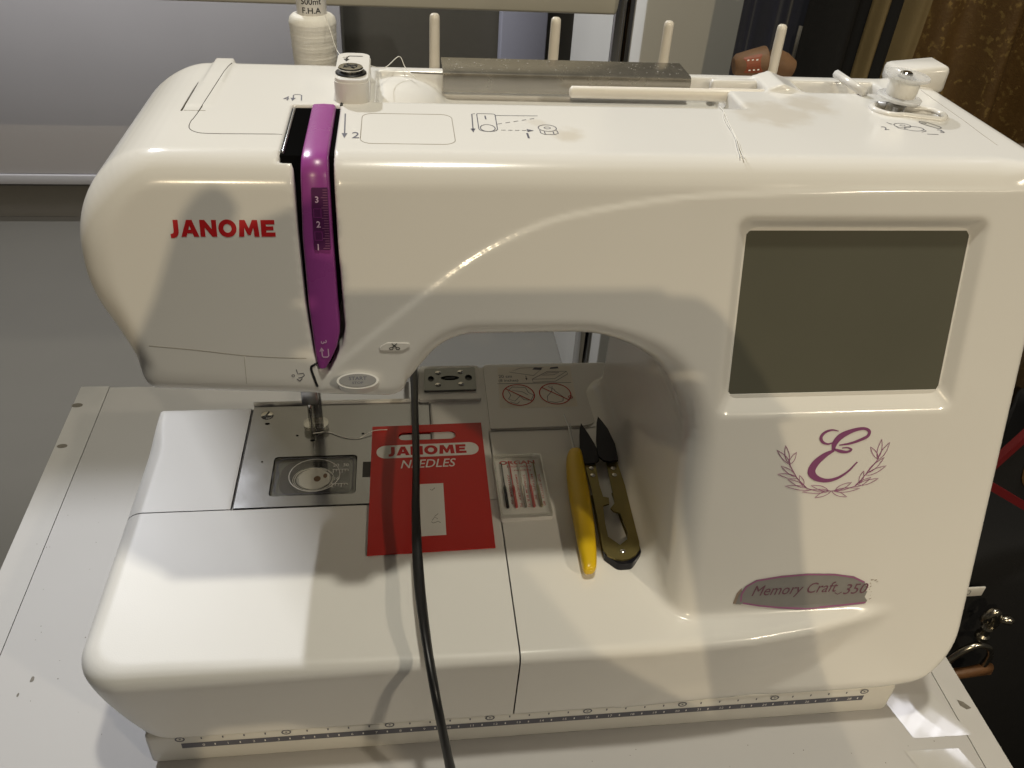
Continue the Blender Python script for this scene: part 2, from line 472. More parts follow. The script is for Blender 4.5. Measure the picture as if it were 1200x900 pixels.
def shell_field(h):
    xs = np.arange(-166, 300, h, dtype=np.float32); ys = np.arange(226, 486, h, dtype=np.float32); zs = np.arange(14, 302, h, dtype=np.float32)
    X, Z = np.meshgrid(xs, zs, indexing='ij')
    d2 = seg_dist(X, Z, OUT, True)
    cu = seg_dist(X, Z, CREASE, False)
    zc = np.interp(xs, [p[0] for p in CREASE], [p[1] for p in CREASE]).astype(np.float32)[:, None]
    below = np.where(Z < zc, 1, -1) * cu
    hh = 0.85 * (1 - sst(-1.0, .7, below))                     # face above the crease sits back a little
    hh = hh * sst(-45, -36, X) + 0.85 * (1 - sst(-45, -36, X))
    # the face curls in towards the harp opening on the column side
    R = np.full(X.shape, 11.0, np.float32)
    R = np.where(X < -95, 11 + 7 * sst(95, 118, -X), R)
    R -= 6 * sst(255, 275, X)
    harp = (1 - sst(226, 246, Z)) * sst(-30, 0, X) * (1 - sst(150, 200, X))
    R = R * (1 - harp) + harp * (9 + 5 * sst(90, 125, X))
    low = 1 - sst(196, 212, Z)
    R = R * (1 - low * (X < 0)) + 5 * low * (X < 0)
    F = np.empty((len(xs), len(ys), len(zs)), np.float32)
    xl = -152.5 + 15 * np.clip((72 - Z) / 48, 0, 1) ** 1.6
    yf0 = np.interp(xs, [-200, 120, 165, 200, 232, 252, 320], [240.5, 240.5, 242.5, 247, 254, 262, 275]).astype(np.float32)[:, None]
    for j, y in enumerate(ys):
        s = (y - front_y(Z)) * CL - hh
        arm = rmax(d2, np.maximum(-s, y - 452.0), R)
        # bed
        f = (yf0 + .085 * (80 - Z)) - y
        g = rmax(xl - X, f, 24.0)
        g = np.maximum(g, X - 272)
        g = np.maximum(g, np.minimum(y - 438.0, np.maximum(y - 477.0, 6 - X)))
        rt = (np.interp(xs, [-110, 30], [10, 5.5])[:, None] * (1 - .62 * sst(395.0, 432.0, float(y)))).astype(np.float32)
        bed = rmax(g, Z - 80, rt)
        bed = rmax(bed, 25 - Z, 4.0)
        k = 4.0 if y < 262 else min(18.0, 4 + (y - 262) * .35)
        d = smin(arm, bed, k)
        # spool trough along the top
        if y > 380:
            tr = np.maximum(np.maximum(np.abs(X - 76.5) - 87.5, abs(y - 414) - 23), 277 - Z)
            tr2 = np.maximum(np.maximum(np.abs(X - 165) - 85, abs(y - 427) - 9), 281 - Z)
            d = smax(d, -np.minimum(tr, tr2), 2.0)
            hump = (np.sqrt(((X + 0) / 24) ** 2 + ((y - 432) / 30) ** 2 + ((Z - 273) / 14.5) ** 2) - 1) * 13
            d = smin(d, hump, 2.0)
            blk = np.maximum(np.maximum(np.abs(X - 194) - 10, abs(y - 428) - 12), np.maximum(Z - 294 + .35 * np.abs(X - 192), 276 - Z))
            d = smin(d, blk, 2.0)
            rib = np.maximum(np.maximum(np.abs(X + 86.5 - (y - 375) * .02) - 4.5, abs(y - 411) - 37), np.maximum(Z - 290 - 1.2 * min(1, max(0, (y - 374) / 50)), 280 - Z))
            d = smin(d, rib, 1.2)
        # slot for the purple guide
        if y < 390:
            sl = np.interp(zs, [200, 208, 214, 234, 261, 291], [-34, -35.5, -37.6, -40.0, -41.3, -41.8])[None, :]
            sr = np.interp(zs, [200, 208, 217, 225, 238, 261, 291], [-33, -31.5, -26.0, -24.6, -25.2, -26.0, -26.4])[None, :]
            if y > 326: sl = np.minimum(sl, np.where(zs > 278, -47.0, 0)[None, :])
            sb = np.maximum(np.maximum(sl - X, X - sr), np.maximum(207 - Z, np.minimum(s - 13, np.maximum(272 - Z, y - 384))))
            d = smax(d, -sb, 1.2)
        # screen recess
        if y < 345:
            qx = np.abs(X - 197) - (57.6 - s * 1.2) + 5; qz = np.abs(Z - 226.2) - (42.8 - s * 1.2) + 5
            q = np.sqrt(np.maximum(qx, 0) ** 2 + np.maximum(qz, 0) ** 2) + np.minimum(np.maximum(qx, qz), 0) - 5
            d = smax(d, -np.maximum(q * .64, s - 5.0), .9)
        # seat of the needle plate
        if y > 340:
            pl = np.maximum(np.maximum(np.abs(X + 40.5) - 55.2, abs(y - 394) - 46.8), np.maximum(74 - Z, Z - 90))
            d = smax(d, -pl, .8)
        # bobbin winder hole
        if y > 365:
            t = np.clip((X - 238) / 16, 0, 1)
            hx = 238 + 16 * t; hy = 392 - 6 * t
            wh = np.maximum(np.sqrt((X - hx) ** 2 + (y - hy) ** 2) - 6.5, 278 - Z)
            d = smax(d, -wh, 1.0)
        F[:, j, :] = d
    return xs, ys, zs, F

def surface_nets(xs, ys, zs, F):
    h = xs[1] - xs[0]; S = F < 0
    nx, ny, nz = F.shape
    c = np.zeros((nx - 1, ny - 1, nz - 1), np.uint8)
    for dx in (0, 1):
        for dy in (0, 1):
            for dz in (0, 1):
                c += S[dx:nx - 1 + dx, dy:ny - 1 + dy, dz:nz - 1 + dz]
    act = (c > 0) & (c < 8)
    I = np.argwhere(act).astype(np.int32)
    idx = np.full(act.shape, -1, np.int32); idx[act] = np.arange(len(I))
    co = {(a, b, d): F[I[:, 0] + a, I[:, 1] + b, I[:, 2] + d] for a in (0, 1) for b in (0, 1) for d in (0, 1)}
    P = np.zeros((len(I), 3)); n = np.zeros(len(I))
    for ax in range(3):
        o = [k for k in range(3) if k != ax]
        for a in (0, 1):
            for b in (0, 1):
                p0 = [0, 0, 0]; p0[o[0]] = a; p0[o[1]] = b; p1 = list(p0); p1[ax] = 1
                f0 = co[tuple(p0)]; f1 = co[tuple(p1)]
                m = (f0 < 0) != (f1 < 0)
                t = np.where(m, f0 / np.where(m, f0 - f1, 1), 0)
                q = np.zeros((len(I), 3)); q[:] = p0; q[:, ax] = t
                P += q * m[:, None]; n += m
    P = P / n[:, None] + I
    quads = []
    for ax in range(3):
        o = [(ax + 1) % 3, (ax + 2) % 3]
        sl0 = [slice(None)] * 3; sl1 = [slice(None)] * 3; sl0[ax] = slice(0, -1); sl1[ax] = slice(1, None)
        A = S[tuple(sl0)]; B = S[tuple(sl1)]; m = A != B
        E = np.argwhere(m)
        ok = (E[:, o[0]] > 0) & (E[:, o[1]] > 0) & (E[:, o[0]] < F.shape[o[0]] - 1) & (E[:, o[1]] < F.shape[o[1]] - 1)
        E = E[ok]; flip = ~A[tuple(E.T)]
        def cell(da, db):
            q = E.copy(); q[:, o[0]] += da; q[:, o[1]] += db; return idx[tuple(q.T)]
        Q = np.stack([cell(-1, -1), cell(0, -1), cell(0, 0), cell(-1, 0)], 1)
        Q[flip] = Q[flip][:, ::-1]
        quads.append(Q)
    Q = np.concatenate(quads)
    Q = Q[(Q >= 0).all(1)]
    # slide the vertices onto the field's zero
    dims = np.array(F.shape) - 1.001
    def tri(p):
        p = np.clip(p, 0, dims); i = p.astype(int); f = p - i; v = 0
        for a in (0, 1):
            for b in (0, 1):
                for d in (0, 1):
                    w = (f[:, 0] if a else 1 - f[:, 0]) * (f[:, 1] if b else 1 - f[:, 1]) * (f[:, 2] if d else 1 - f[:, 2])
                    v = v + w * F[i[:, 0] + a, i[:, 1] + b, i[:, 2] + d]
        return v
    for it in range(2):
        g = np.stack([(tri(P + e) - tri(P - e)) for e in (np.eye(3) * .8)], 1) / 1.6
        v = tri(P); gn = (g * g).sum(1)
        st = -(v / np.maximum(gn, .2 * h * h))[:, None] * g
        P = P + np.clip(st, -.5, .5)
    V = P * h + np.array([xs[0], ys[0], zs[0]])
    return V, Q

xs, ys, zs, FLD = shell_field(1.3)
SV, SQ = surface_nets(xs, ys, zs, FLD)
del FLD
shell_me = npmesh('shell', SV * MM, SQ)
bm = bmesh.new(); bm.from_mesh(shell_me)
BVH = BVHTree.FromBMesh(bm)

def cut(bm, co, no, test, gap=.35):
    co = Vector(co) * MM; no = Vector(no)
    for sgn in (1, -1):
        fs = [f for f in bm.faces if abs((f.calc_center_median() - co).dot(no)) < .004 and test(f.calc_center_median() / MM)]
        geom = list({v for f in fs for v in f.verts}) + list({e for f in fs for e in f.edges}) + fs
        bmesh.ops.bisect_plane(bm, geom=geom, dist=1e-7, plane_co=co + no * (gap * MM * sgn), plane_no=no)
    dl = [f for f in bm.faces if abs((f.calc_center_median() - co).dot(no)) < gap * MM * .98 and test(f.calc_center_median() / MM)]
    bmesh.ops.delete(bm, geom=dl, context='FACES')

cut(bm, (50.5, 0, 0), (1, 0, 0), lambda c: c.z < 95 and c.y < 406)
cut(bm, (0, 346.6, 0), (0, 1, 0), lambda c: c.z < 95 and c.x < 50.4)
cut(bm, (-96.4, 0, 0), (1, 0, 0), lambda c: c.z < 95 and c.y > 346.9)
cut(bm, (0, 407, 0), (0, 1, 0), lambda c: 75 < c.z < 95 and 50.4 < c.x < 118)
bm.to_mesh(shell_me); bm.free()

nV = len(shell_me.vertices); V = np.empty(nV * 3, np.float32); shell_me.vertices.foreach_get('co', V); V = V.reshape(-1, 3)
groups = {'body': [], 'extension_table': [], 'side_cover': []}
for p in shell_me.polygons:
    c = p.center
    if c.z < .095 and c.x < .0505 and c.y < .3466: groups['extension_table'].append(tuple(p.vertices))
    elif c.z < .095 and c.x < -.0964: groups['side_cover'].append(tuple(p.vertices))
    else: groups['body'].append(tuple(p.vertices))

machine = thing('sewing_machine', 'white sewing and embroidery machine with purple thread guide and grey screen standing on the table', 'sewing machine', (60, 345, 0))

def sub_shell(name, polys):
    used = np.unique(np.concatenate([np.array(p) for p in polys])); mp = {int(u): i for i, u in enumerate(used)}
    me = bpy.data.meshes.new(name)
    me.from_pydata(V[used].tolist(), [], [tuple(mp[i] for i in p) for p in polys]); me.update()
    return me
body = part('body', sub_shell('body', groups['body']), M['white'], machine)
ext = part('extension_table', sub_shell('extension_table', groups['extension_table']), M['white_bed'], machine)
side = part('side_cover', sub_shell('side_cover', groups['side_cover']), M['white_bed'], machine)
bpy.data.meshes.remove(shell_me)

# ------------------------------------------------------------------ flat print laid on the shell
def on_front(x, z, off=.12):
    h = BVH.ray_cast(Vector((x * MM, .15, z * MM)), Vector((0, 1, 0)))
    if h[0] is None: return (x, front_y(z) - off, z)
    p = h[0] / MM + h[1] * off * (1 if h[1].y < 0 else -1)
    return tuple(p)
def on_top(x, y, off=.12):
    h = BVH.ray_cast(Vector((x * MM, y * MM, .4)), Vector((0, 0, -1)))
    if h[0] is None: return (x, y, 290 + off)
    return tuple(h[0] / MM + Vector((0, 0, off)))
def on_z(z):
    return lambda x, y, off=.12: (x, y, z + off)
def decal(name, items, m, parent, onto=on_front, off=.12, label=None):
    V2, F2 = merge2d(items)
    V3 = [onto(a, b, off) for a, b in V2]
    bm = bmesh.new(); vs = [bm.verts.new(v) for v in V3]
    for f in F2:
        try: bm.faces.new([vs[i] for i in f])
        except ValueError: pass
    want = Vector((0, -1, .3)) if onto is on_front else Vector((0, 0, 1))
    for f in bm.faces:
        f.normal_update()
        if f.normal.dot(want) < 0: f.normal_flip()
    bmesh.ops.scale(bm, vec=(MM, MM, MM), verts=bm.verts)
    me = bpy.data.meshes.new(name); bm.to_mesh(me); bm.free()
    return part(name, me, m, parent, label, smooth=False)
def groove(name, pts, r, m, parent, onto, off=-.05, n=6, sm=4):
    q = [Vector((a, b, 0)) for a, b in pts]
    q = catmull(q, sm) if sm else q
    P = [Vector(onto(v.x, v.y, off)) for v in q]
    return part(name, tubemesh(name, P, r, n=n), m, parent)

# ------------------------------------------------------------------ machine: lower base with ruler print
base = part('base', boxmesh('base', -131, 262, 247.5, 440, 1.5, 25.5, 3), M['base'], machine)
it = []
def front_base(x, z, off=.12): return (x, 247.5 - off, z)
it.append(ribbon([(-114, 16.5), (262 - 18, 16.5)], 4.2))
decal('ruler_band', it, M['grey_print'], base, front_base)
it = []
for k in range(29):
    x = -104 + 12.1 * k
    if x < 242: it.append(text2d(str(k % 10) if k < 10 else str(k), 1.8, origin=(x, 15.6))); it.append(ribbon([(x + 6, 15.8), (x + 6, 17.2)], .6))
decal('ruler_number', it, M['pale_print'], base, front_base, .2)
it = []
for k in range(36):
    x = -114 + 10.2 * k
    if x < 246:
        if k % 5 == 0:
            it.append(ribbon([(x + 2.1 * math.cos(a), 22.2 + 1.7 * math.sin(a)) for a in [i * math.pi / 6 for i in range(12)]], .7, True)); it.append(ribbon([(x - .5, 22.2), (x + .5, 22.2)], .8))
        else: it.append(ribbon([(x, 21.4), (x, 23)], .7))
decal('ruler_tick', it, M['grey_print'], base, front_base, .15)

# ------------------------------------------------------------------ machine: head
decal('logo', wordmark((-89.6, 261.4), 6.3, 39.8), M['red'], body, on_front)
# purple guide
def guide_mesh():
    path = []            # (y, z, normal angle) front face from the top back to the lower tip
    for y in (383, 374, 362, 350, 338, 332): path.append((y, 290.8, 90))
    zt = 281.0
    for a in (78, 60, 42, 25): path.append((front_y(279) + 10.0 - 10.5 * math.cos(math.radians(a)), 279.5 + 11.2 * math.sin(math.radians(a)), a))
    for z in np.linspace(277, 209.5, 26): path.append((front_y(z) - .8, z, -LEAN * 50))
    n = len(path); bm = bmesh.new(); rings = []
    for i, (y, z, a) in enumerate(path):
        zz = min(z, 290)
        xl = np.interp(zz, [209.5, 214, 234, 261, 290], [-36.3, -37.0, -38.6, -39.4, -38.6])
        xr = np.interp(zz, [209.5, 213, 218, 224, 231, 261, 290], [-32.6, -30.4, -28.0, -26.6, -27.0, -27.8, -28.2])
        ar = math.radians(a); ny, nz = -math.cos(ar), math.sin(ar)
        ring = []
        for (x, dpt) in ((xl, -7), (xl, -1.4), (xl + .35, -.5), (xl + 1.0, 0), ((xl + xr) / 2, .25), (xr - 1.0, 0), (xr - .35, -.5), (xr, -1.4), (xr, -7)):
            ring.append(bm.verts.new((x, y + ny * dpt, z + nz * dpt)))
        rings.append(ring)
    for A, B in zip(rings, rings[1:]):
        for k in range(8): bm.faces.new((A[k], A[k + 1], B[k + 1], B[k]))
    bm.faces.new(rings[0]); bm.faces.new(rings[-1])
    return bm_mesh('thread_guide', bm)
guide = part('thread_guide', guide_mesh(), M['purple'], machine, auto=50)
# black sheet painted in for the shade inside the slot
bm = bmesh.new(); rings = []
for y, z in ((384.2, 288.6), (329, 288.6), (326.5, 284), (front_y(270) + 5, 268), (front_y(240) + 6, 240), (front_y(208) + 6, 207.4)):
    wl = np.interp(min(z, 290), [207, 214, 234, 261, 284], [-36, -37.9, -40.3, -41.6, -42]); wr = np.interp(z, [207, 217, 225, 261, 284], [-31, -25.7, -24.3, -25.7, -26.1])
    if z > 280: wl = -47.2
    rings.append([bm.verts.new((wl, y, z)), bm.verts.new((wr, y, z)), bm.verts.new((wr, y + 8 * (z < 280), z - 8 * (z > 280))), bm.verts.new((wl, y + 8 * (z < 280), z - 8 * (z > 280)))])
for A, B in zip(rings, rings[1:]):
    for k in range(4): bm.faces.new((A[k], A[(k + 1) % 4], B[(k + 1) % 4], B[k]))
bm.faces.new(rings[0]); bm.faces.new(rings[-1])
part('slot_shade_fill', bm_mesh('slot_shade_fill', bm), M['void'], machine, smooth=False)
# take-up lever showing in the slot
part('take_up_lever', boxmesh('take_up_lever', -46.6, -45.6, 331, 382, 283, 289.6, .4), M['steel'], machine)
# tension dial let into the guide
def on_guide(x, z, off=.12): return (x, front_y(z) - .95 - off, z)
dial = part('tension_dial', slab('tension_dial', rrect(-34.9, -28.6, 257.4, 280.6, .5, 2), -.5, .3, to3=lambda x, z, h: (x, front_y(z) - .95 + h, z)), M['purple_dark'], guide, smooth=False)
it = []
for k, z in enumerate((276.2, 267.0, 258.4)): it.append(text2d('321'[k], 2.4, origin=(-33.6, z - 1.1), bold=.02))
decal('number', it, M['pink_print'], dial, on_guide, .62)
it = [ribbon([(-30.6 if k % 4 else -31.4, 258 + k * .95), (-28.8, 258 + k * .95)], .22) for k in range(24)]
decal('scale_tick', it, M['mauve_line'], dial, on_guide, .62)
it = [ribbon([(-34.4, z + 1.9), (-31.6, z + 1.9), (-31.6, z - 1.3), (-34.4, z - 1.3)], .2, True) for z in (271.0, 262.4)]
decal('window_line', it, M['purple'], dial, on_guide, .62)
it = [ribbon([(-34.3, 217.6), (-34.2, 214.9), (-33.8, 214.4), (-32.1, 214.4), (-31.6, 214.9), (-31.7, 217.8)], .45), ribbon([(-35.1, 216.7), (-34.35, 218.2), (-33.6, 216.9)], .45),
      text2d('3', 2.4, rot=math.radians(-75), origin=(-34.6, 220.9), bold=.005)]
decal('arrow_mark', it, M['pink_print'], guide, on_guide, .25)

# lines moulded into the face cover
groove('cover_seam', [(-103, 219), (-85, 217), (-66, 214.4), (-50, 213.2), (-41, 212.8)], .16, M['groove_light'], body, on_front)
groove('cover_seam', [(-66, 214), (-66, 202.5)], .14, M['groove_light'], body, on_front)
groove('thread_slit', [(-36.4, 210.6), (-39.0, 209.4), (-39.2, 207.8), (-38.4, 205), (-37.2, 200.6)], .55, M['black'], body, on_front)
it = [ribbon([(-45.4, 208.2), (-44.9, 206.3), (-42.6, 206.6), (-42.2, 205.6), (-43.2, 204.9), (-44.8, 204.6)], .3), ribbon([(-45.4, 204.2), (-44.2, 203.2), (-43.2, 204.4)], .4), ribbon([(-46.8 + .6 * math.cos(a), 205.6 + .5 * math.sin(a)) for a in [k * math.pi / 4 for k in range(8)]], .25, True)]
decal('threader_mark', it, M['grey_print'], body, on_front)

# buttons
def ell(cx, cz, rx, rz, n=28): return [(cx + rx * math.cos(2 * math.pi * i / n), cz + rz * math.sin(2 * math.pi * i / n)) for i in range(n)]
def tilt_plane(c, ang):
    ca, sa = math.cos(math.radians(ang)), math.sin(math.radians(ang))
    return lambda x, y, h: (c[0] + x, c[1] + y * ca - h * sa, c[2] + y * sa + h * ca)
tp = tilt_plane((-20, 292.6, 204.6), 36)
b = part('start_button', slab('start_button', ell(0, 0, 8.7, 3.6), -5, 1.6, to3=tp), M['white2'], machine, auto=40)
f_ = part('button_face', slab('button_face', ell(0, 0, 7.7, 2.9), 1.5, 1.9, to3=tp), M['badge'], b, auto=40)
it = [text2d('START', 1.55, 7.4, bold=.02, origin=(-3.7, .15)), text2d('STOP', 1.0, 4.6, bold=.02, origin=(-2.3, -1.5))]
decal('lettering', it, M['grey_print'], f_, lambda x, y, off=.1: tp(x, y, 1.95))
sc_out = rounded([(-12.6, 216.5, .7), (-1.2, 216.3, 1.2), (4.2, 219.1, .8), (-7.5, 219.4, 1.6)], 5)
scb = part('cutter_button', slab('cutter_button', sc_out, -.55, 1, to3=lambda x, z, h: (lambda p: (p[0], p[1] + h, p[2]))(on_front(x, z, 0))), M['white2'], machine, auto=40)
it = [ribbon([(-5.6, 219.1), (-3.6, 217.3)], .35), ribbon([(-3.4, 219.1), (-5.4, 217.3)], .35), ribbon(ell(-5.8, 217.0, .75, .5, 10), .3, True), ribbon(ell(-3.1, 217.0, .75, .5, 10), .3, True)]
decal('scissors_mark', it, M['black'], scb, on_front, .75)

# screen
scr = part('screen', slab('screen', rrect(144.6, 249.4, 189.6, 263.2, 1.2, 3), 4.7, 5.4, to3=lambda x, z, h: (x, front_y(z, h), z)), M['lcd'], machine, smooth=False)

part('screen_bezel', slab('screen_bezel', rrect(143.9, 250.1, 188.9, 263.7, 2.4, 4), 4.45, 5.6, holes=[rrect(145.6, 248.4, 190.6, 262.2, 1.0, 3)], to3=lambda x, z, h: (x, front_y(z, h), z)), M['white2'], machine, auto=40)
# emblem: script letter and laurel wreath
def em(a, b_): u = 800 + a / 3 - 943; v = 400 + b_ / 3 - 505; return (182.9 + .4234 * u + .080 * v, 175.3 - .0117 * u - .4215 * v)
def emw(pts): return [(*em(a, b_), w * .142) for a, b_, w in pts]
E_ = [smooth_stroke(emw(p)) for p in (
    [(547, 315, 3), (525, 311, 6), (500, 319, 9), (485, 336, 11), (490, 353, 9), (510, 360, 6), (532, 352, 4)],
    [(526, 384, 9), (533, 357, 19), (556, 332, 21), (598, 313, 14), (635, 306, 10), (655, 315, 10), (650, 332, 11), (625, 345, 10), (587, 358, 8), (548, 364, 4)],
    [(528, 377, 6), (550, 385, 11), (575, 388, 9), (591, 380, 7), (578, 373, 5), (558, 374, 4)],
    [(530, 382, 8), (497, 399, 18), (463, 427, 25), (447, 457, 27), (462, 480, 20), (497, 490, 14), (537, 482, 10), (577, 458, 7), (611, 424, 5)])]
decal('emblem_letter', E_, M['mauve_print'], body, on_front, .22)
leaves = [(515, 528, 455, 553), (510, 528, 410, 531), (505, 526, 443, 507), (438, 522, 350, 508), (425, 516, 362, 484), (416, 507, 404, 470), (398, 481, 327, 465), (392, 475, 340, 436), (374, 432, 329, 380), (366, 425, 360, 364), (370, 430, 397, 388),
          (517, 528, 572, 551), (522, 528, 620, 520), (530, 524, 590, 497), (600, 513, 660, 480), (612, 507, 687, 484), (618, 500, 634, 456), (640, 472, 716, 438), (645, 464, 709, 408), (686, 416, 729, 354), (684, 412, 700, 343), (686, 414, 659, 370)]
it = []
for (ax, ay, bx, by) in leaves:
    L = math.hypot(bx - ax, by - ay); nx_, ny_ = -(by - ay) / L, (bx - ax) / L; q = []
    wd = 8.5 if L > 50 else 8
    for k in range(9): t = k / 8; w = math.sin(math.pi * t ** .8) * wd; q.append(em(ax + (bx - ax) * t + nx_ * w, ay + (by - ay) * t + ny_ * w))
    for k in range(7, 0, -1): t = k / 8; w = math.sin(math.pi * t ** .8) * wd * .8; q.append(em(ax + (bx - ax) * t - nx_ * w, ay + (by - ay) * t - ny_ * w))
    it.append(ribbon(q, .32, True))
for st in ([(515, 528), (465, 528), (430, 518), (395, 480), (370, 430)], [(515, 528), (560, 525), (605, 510), (640, 470), (686, 415)]):
    it.append(ribbon([em(*p) for p in st], .4))
decal('laurel_wreath', it, M['mauve_line'], body, on_front, .2)

# badge
bo = [(160.0, 86.6), (161.2, 92), (164, 96.3), (169.3, 99.6), (182, 101.2), (195.7, 101.7), (210, 100.8), (220.2, 98.9), (226.6, 95.6), (228.0, 92.8), (227.3, 91.4), (229, 89.6), (228.2, 86.8), (230.0, 84.4), (228.6, 82.9), (217.0, 82.3), (197.2, 81.6), (183, 82.9), (172, 84.8), (164.4, 86.6)]
bdg = decal('name_plate', [fill2d(bo, step=2.5)], M['badge'], machine, on_front, .35)
it = [ribbon([(162.6, 88.0), (162.4, 92), (164.6, 96.3), (169.6, 99.2), (182, 100.7), (195.7, 101.2), (210, 100.3), (220.2, 98.3), (226.4, 95.2)], .9), ribbon([(163.6, 87.2), (172, 85.2), (183, 83.5), (197.2, 82.2), (217, 82.9), (229.2, 83.7)], .9)]
decal('border', it, M['mauve_line'], bdg, on_front, .5)
it = [text2d('Memory Craft', 5.8, 44, shear=.35, origin=(167.0, 89.0)), text2d('350', 5.6, 12, shear=.35, origin=(215.8, 89.0)), ribbon([(211.5, 90.2), (213.2, 89.2), (215.2, 90.4)], .4)]
decal('lettering', it, M['badge_ink'], bdg, on_front, .5)
it = [fill2d([(158.6, 87.0), (160, 92.5), (162.2, 95.4), (162.6, 93), (161, 88.4), (163, 86.2)])]
for k in range(16):
    x = 228.5 + random.random() * 5; z = 84 + random.random() * 13
    it.append(ribbon([(x, z), (x + random.uniform(-.3, 1.2), z + random.uniform(-.6, .8))], random.uniform(.15, .4)))
decal('glue_residue', it[:1], M['glue'], bdg, on_front, .2)
tag(decal('glue_crumbs', it[1:], M['glue'], bdg, on_front, .2), kind='stuff')

# ------------------------------------------------------------------ machine: top
groove('lid_seam', [(-81, 440), (-82.5, 425), (-85.4, 370), (-86.2, 362), (-85.6, 354), (-82.5, 349.4), (-77, 347.6), (-60, 347.8), (-48, 348)], .22, M['groove'], body, on_top, sm=3)
groove('lid_seam', [(-92.4, 374), (-92.2, 400), (-91.8, 446)], .45, M['groove'], body, on_top, sm=0)
groove('lid_seam', [(-91.5, 374.4), (-82.6, 374.4)], .2, M['groove_light'], body, on_top, sm=0)
sq = rrect(-16.4, 22.4, 339, 374.5, 5, 5); sq.append(sq[0])
groove('label_recess', sq, .22, M['groove_light'], body, on_top, sm=0)
groove('thread_slit', [(-25.9, 384), (-25.8, 388), (-25.6, 392)], .7, M['black'], body, on_top, sm=0)
groove('access_seam', [(271.5, 424), (270.4, 400), (269.5, 377), (268.2, 360), (267.6, 347), (283, 346.6)], .2, M['groove_light'], body, on_top, sm=0)
it = [ribbon([(-23.7, 373.5), (-22.95, 349)], .55), (([(-24.2, 350), (-21.8, 350), (-22.9, 344.6)]), [(0, 1, 2)]), text2d('2', 6.8, 3.0, origin=(-19.9, 344.6)),
      ]
decal('threading_mark', it, M['grey_print'], body, on_top)
it = [text2d('4', 5.4, 2.6, origin=(-51.8, 389.4)), ribbon([(-47.5, 392), (-47.8, 396.5), (-47, 397.6), (-45.2, 397.6), (-44.2, 396.6), (-43.7, 389.4)], .5), (([(-48.8, 392.8), (-46.4, 392.8), (-47.6, 388.9)]), [(0, 1, 2)]),
      ]
decal('threading_mark', it, M['grey_print'], body, on_top)
it = [ribbon(rounded([(33.2, 354.4, 3.4), (41.2, 354.4, 3.4), (42, 376.3, 1.2), (33.8, 376.6, 1.2)], 6), .4, True), ribbon(ell(37.2, 358.6, 3.2, 4.2, 16), .4, True), ribbon([(33, 376.4), (31.6, 375.6), (30.7, 356)], .5), (([(29.7, 357.6), (31.8, 357.6), (30.6, 353)]), [(0, 1, 2)]),
      text2d('1', 4.4, origin=(37.0, 369.4)), ribbon([(41.8, 374.4), (61.1, 374.8)], .4), text2d('1', 6, origin=(53.2, 347.2)), ribbon(ell(63.3, 359.6, 4.0, 4.0, 16), .4, True), ribbon(ell(63.3, 359.8, 1.4, 1.2, 10), .35, True), ribbon([(59.6, 357), (59.6, 353.6), (61, 352), (65.6, 352), (67.2, 353.6), (67, 357)], .4), ribbon([(61.4, 355.4), (61.4, 352.4)], .4), ribbon([(65.2, 355.4), (65.2, 352.4)], .4)]
for k in range(5): t = k / 5; it.append(ribbon([(41.8 + 19 * t, 363.5 + 8.7 * t), (41.8 + 19 * (t + .11), 363.5 + 8.7 * (t + .11))], .4))
for k in range(4): it.append(ribbon([(42.8 + 3 * k, 356.3), (44.7 + 3 * k, 356.3)], .4))
it.append((([(54, 358), (54, 354.6), (57, 356.3)]), [(0, 1, 2)]))
decal('winding_diagram', it, M['grey_print'], body, on_top)
it = [ribbon(ell(233.6, 370.2, 4.0, 3.0, 16), .4, True), ribbon(ell(237.4, 366.2, 4.6, 3.0, 16), .4, True), ribbon(ell(233.8, 370.4, 1.3, .9, 8), .3, True), ribbon([(229.8, 369.4), (230, 366.6), (232.6, 365)], .4), ribbon([(241.8, 366), (242, 363.4), (239, 361.8)], .4),
       ribbon(rounded([(243.4, 377.4, 1.5), (248.4, 375.6, 3), (252.6, 368.2, 1.5), (250, 366.4, 1.5), (246, 371.6, 2)], 5), .45, True), ribbon(ell(246.2, 373.8, 1.3, .8, 8), .35, True), text2d('2', 4.2, 2.4, origin=(221.8, 364.2)), text2d('3', 4.0, 2.4, origin=(248.2, 361.4)), ribbon([(240.4, 359.4), (245.8, 359.2)], .45), ribbon([(227.6, 374), (229.2, 371.6)], .5)]
decal('bobbin_diagram', it, M['grey_print'], body, on_top)

# thread guide post with its screw
gp = part('tension_post', slab('tension_post', rrect(-29.0, -13.4, 386, 429, 5.5, 6), 288, 299.0), M['white2'], machine)
gp.data.set_sharp_from_angle(angle=math.radians(50))
part('cap', slab('cap', rrect(-28.6, -13.8, 386.4, 428.6, 5.3, 6), 298.9, 300.4), M['white2'], gp, auto=60)
s_ = part('tension_disc', lathemesh('tension_disc', (-21.6, 397, 300.3), (0, 0, 1), [(0, 6.6), (.5, 7.0), (.9, 6.6), (1.0, 5.0)]), M['black'], gp, auto=40)
s2 = part('screw_head', lathemesh('screw_head', (-21.6, 397, 301.2), (0, 0, 1), [(0, 5.2), (1.6, 5.6), (2.2, 5.2), (2.5, 0)]), M['bright_steel'], gp, auto=40)
it = [ribbon([(-25, 395.4), (-18.4, 398.6)], 1.0), ribbon([(-23.4, 400), (-20, 394)], 1.0), ribbon(ell(-21.6, 397, 2.8, 2.6, 12), .5, True)]
decal('screw_slot', it, M['black'], gp, lambda x, y, off=.1: (x, y, 303.75))
it = [ribbon([(-17.0, 418), (-23.2, 418), (-24.2, 416.6), (-24.4, 412.4)], .8), (([(-25.8, 413), (-23, 413), (-24.4, 409.4)]), [(0, 1, 2)])]
decal('arrow_mark', it, M['black'], gp, lambda x, y, off=.1: (x, y + 5, 300.52))

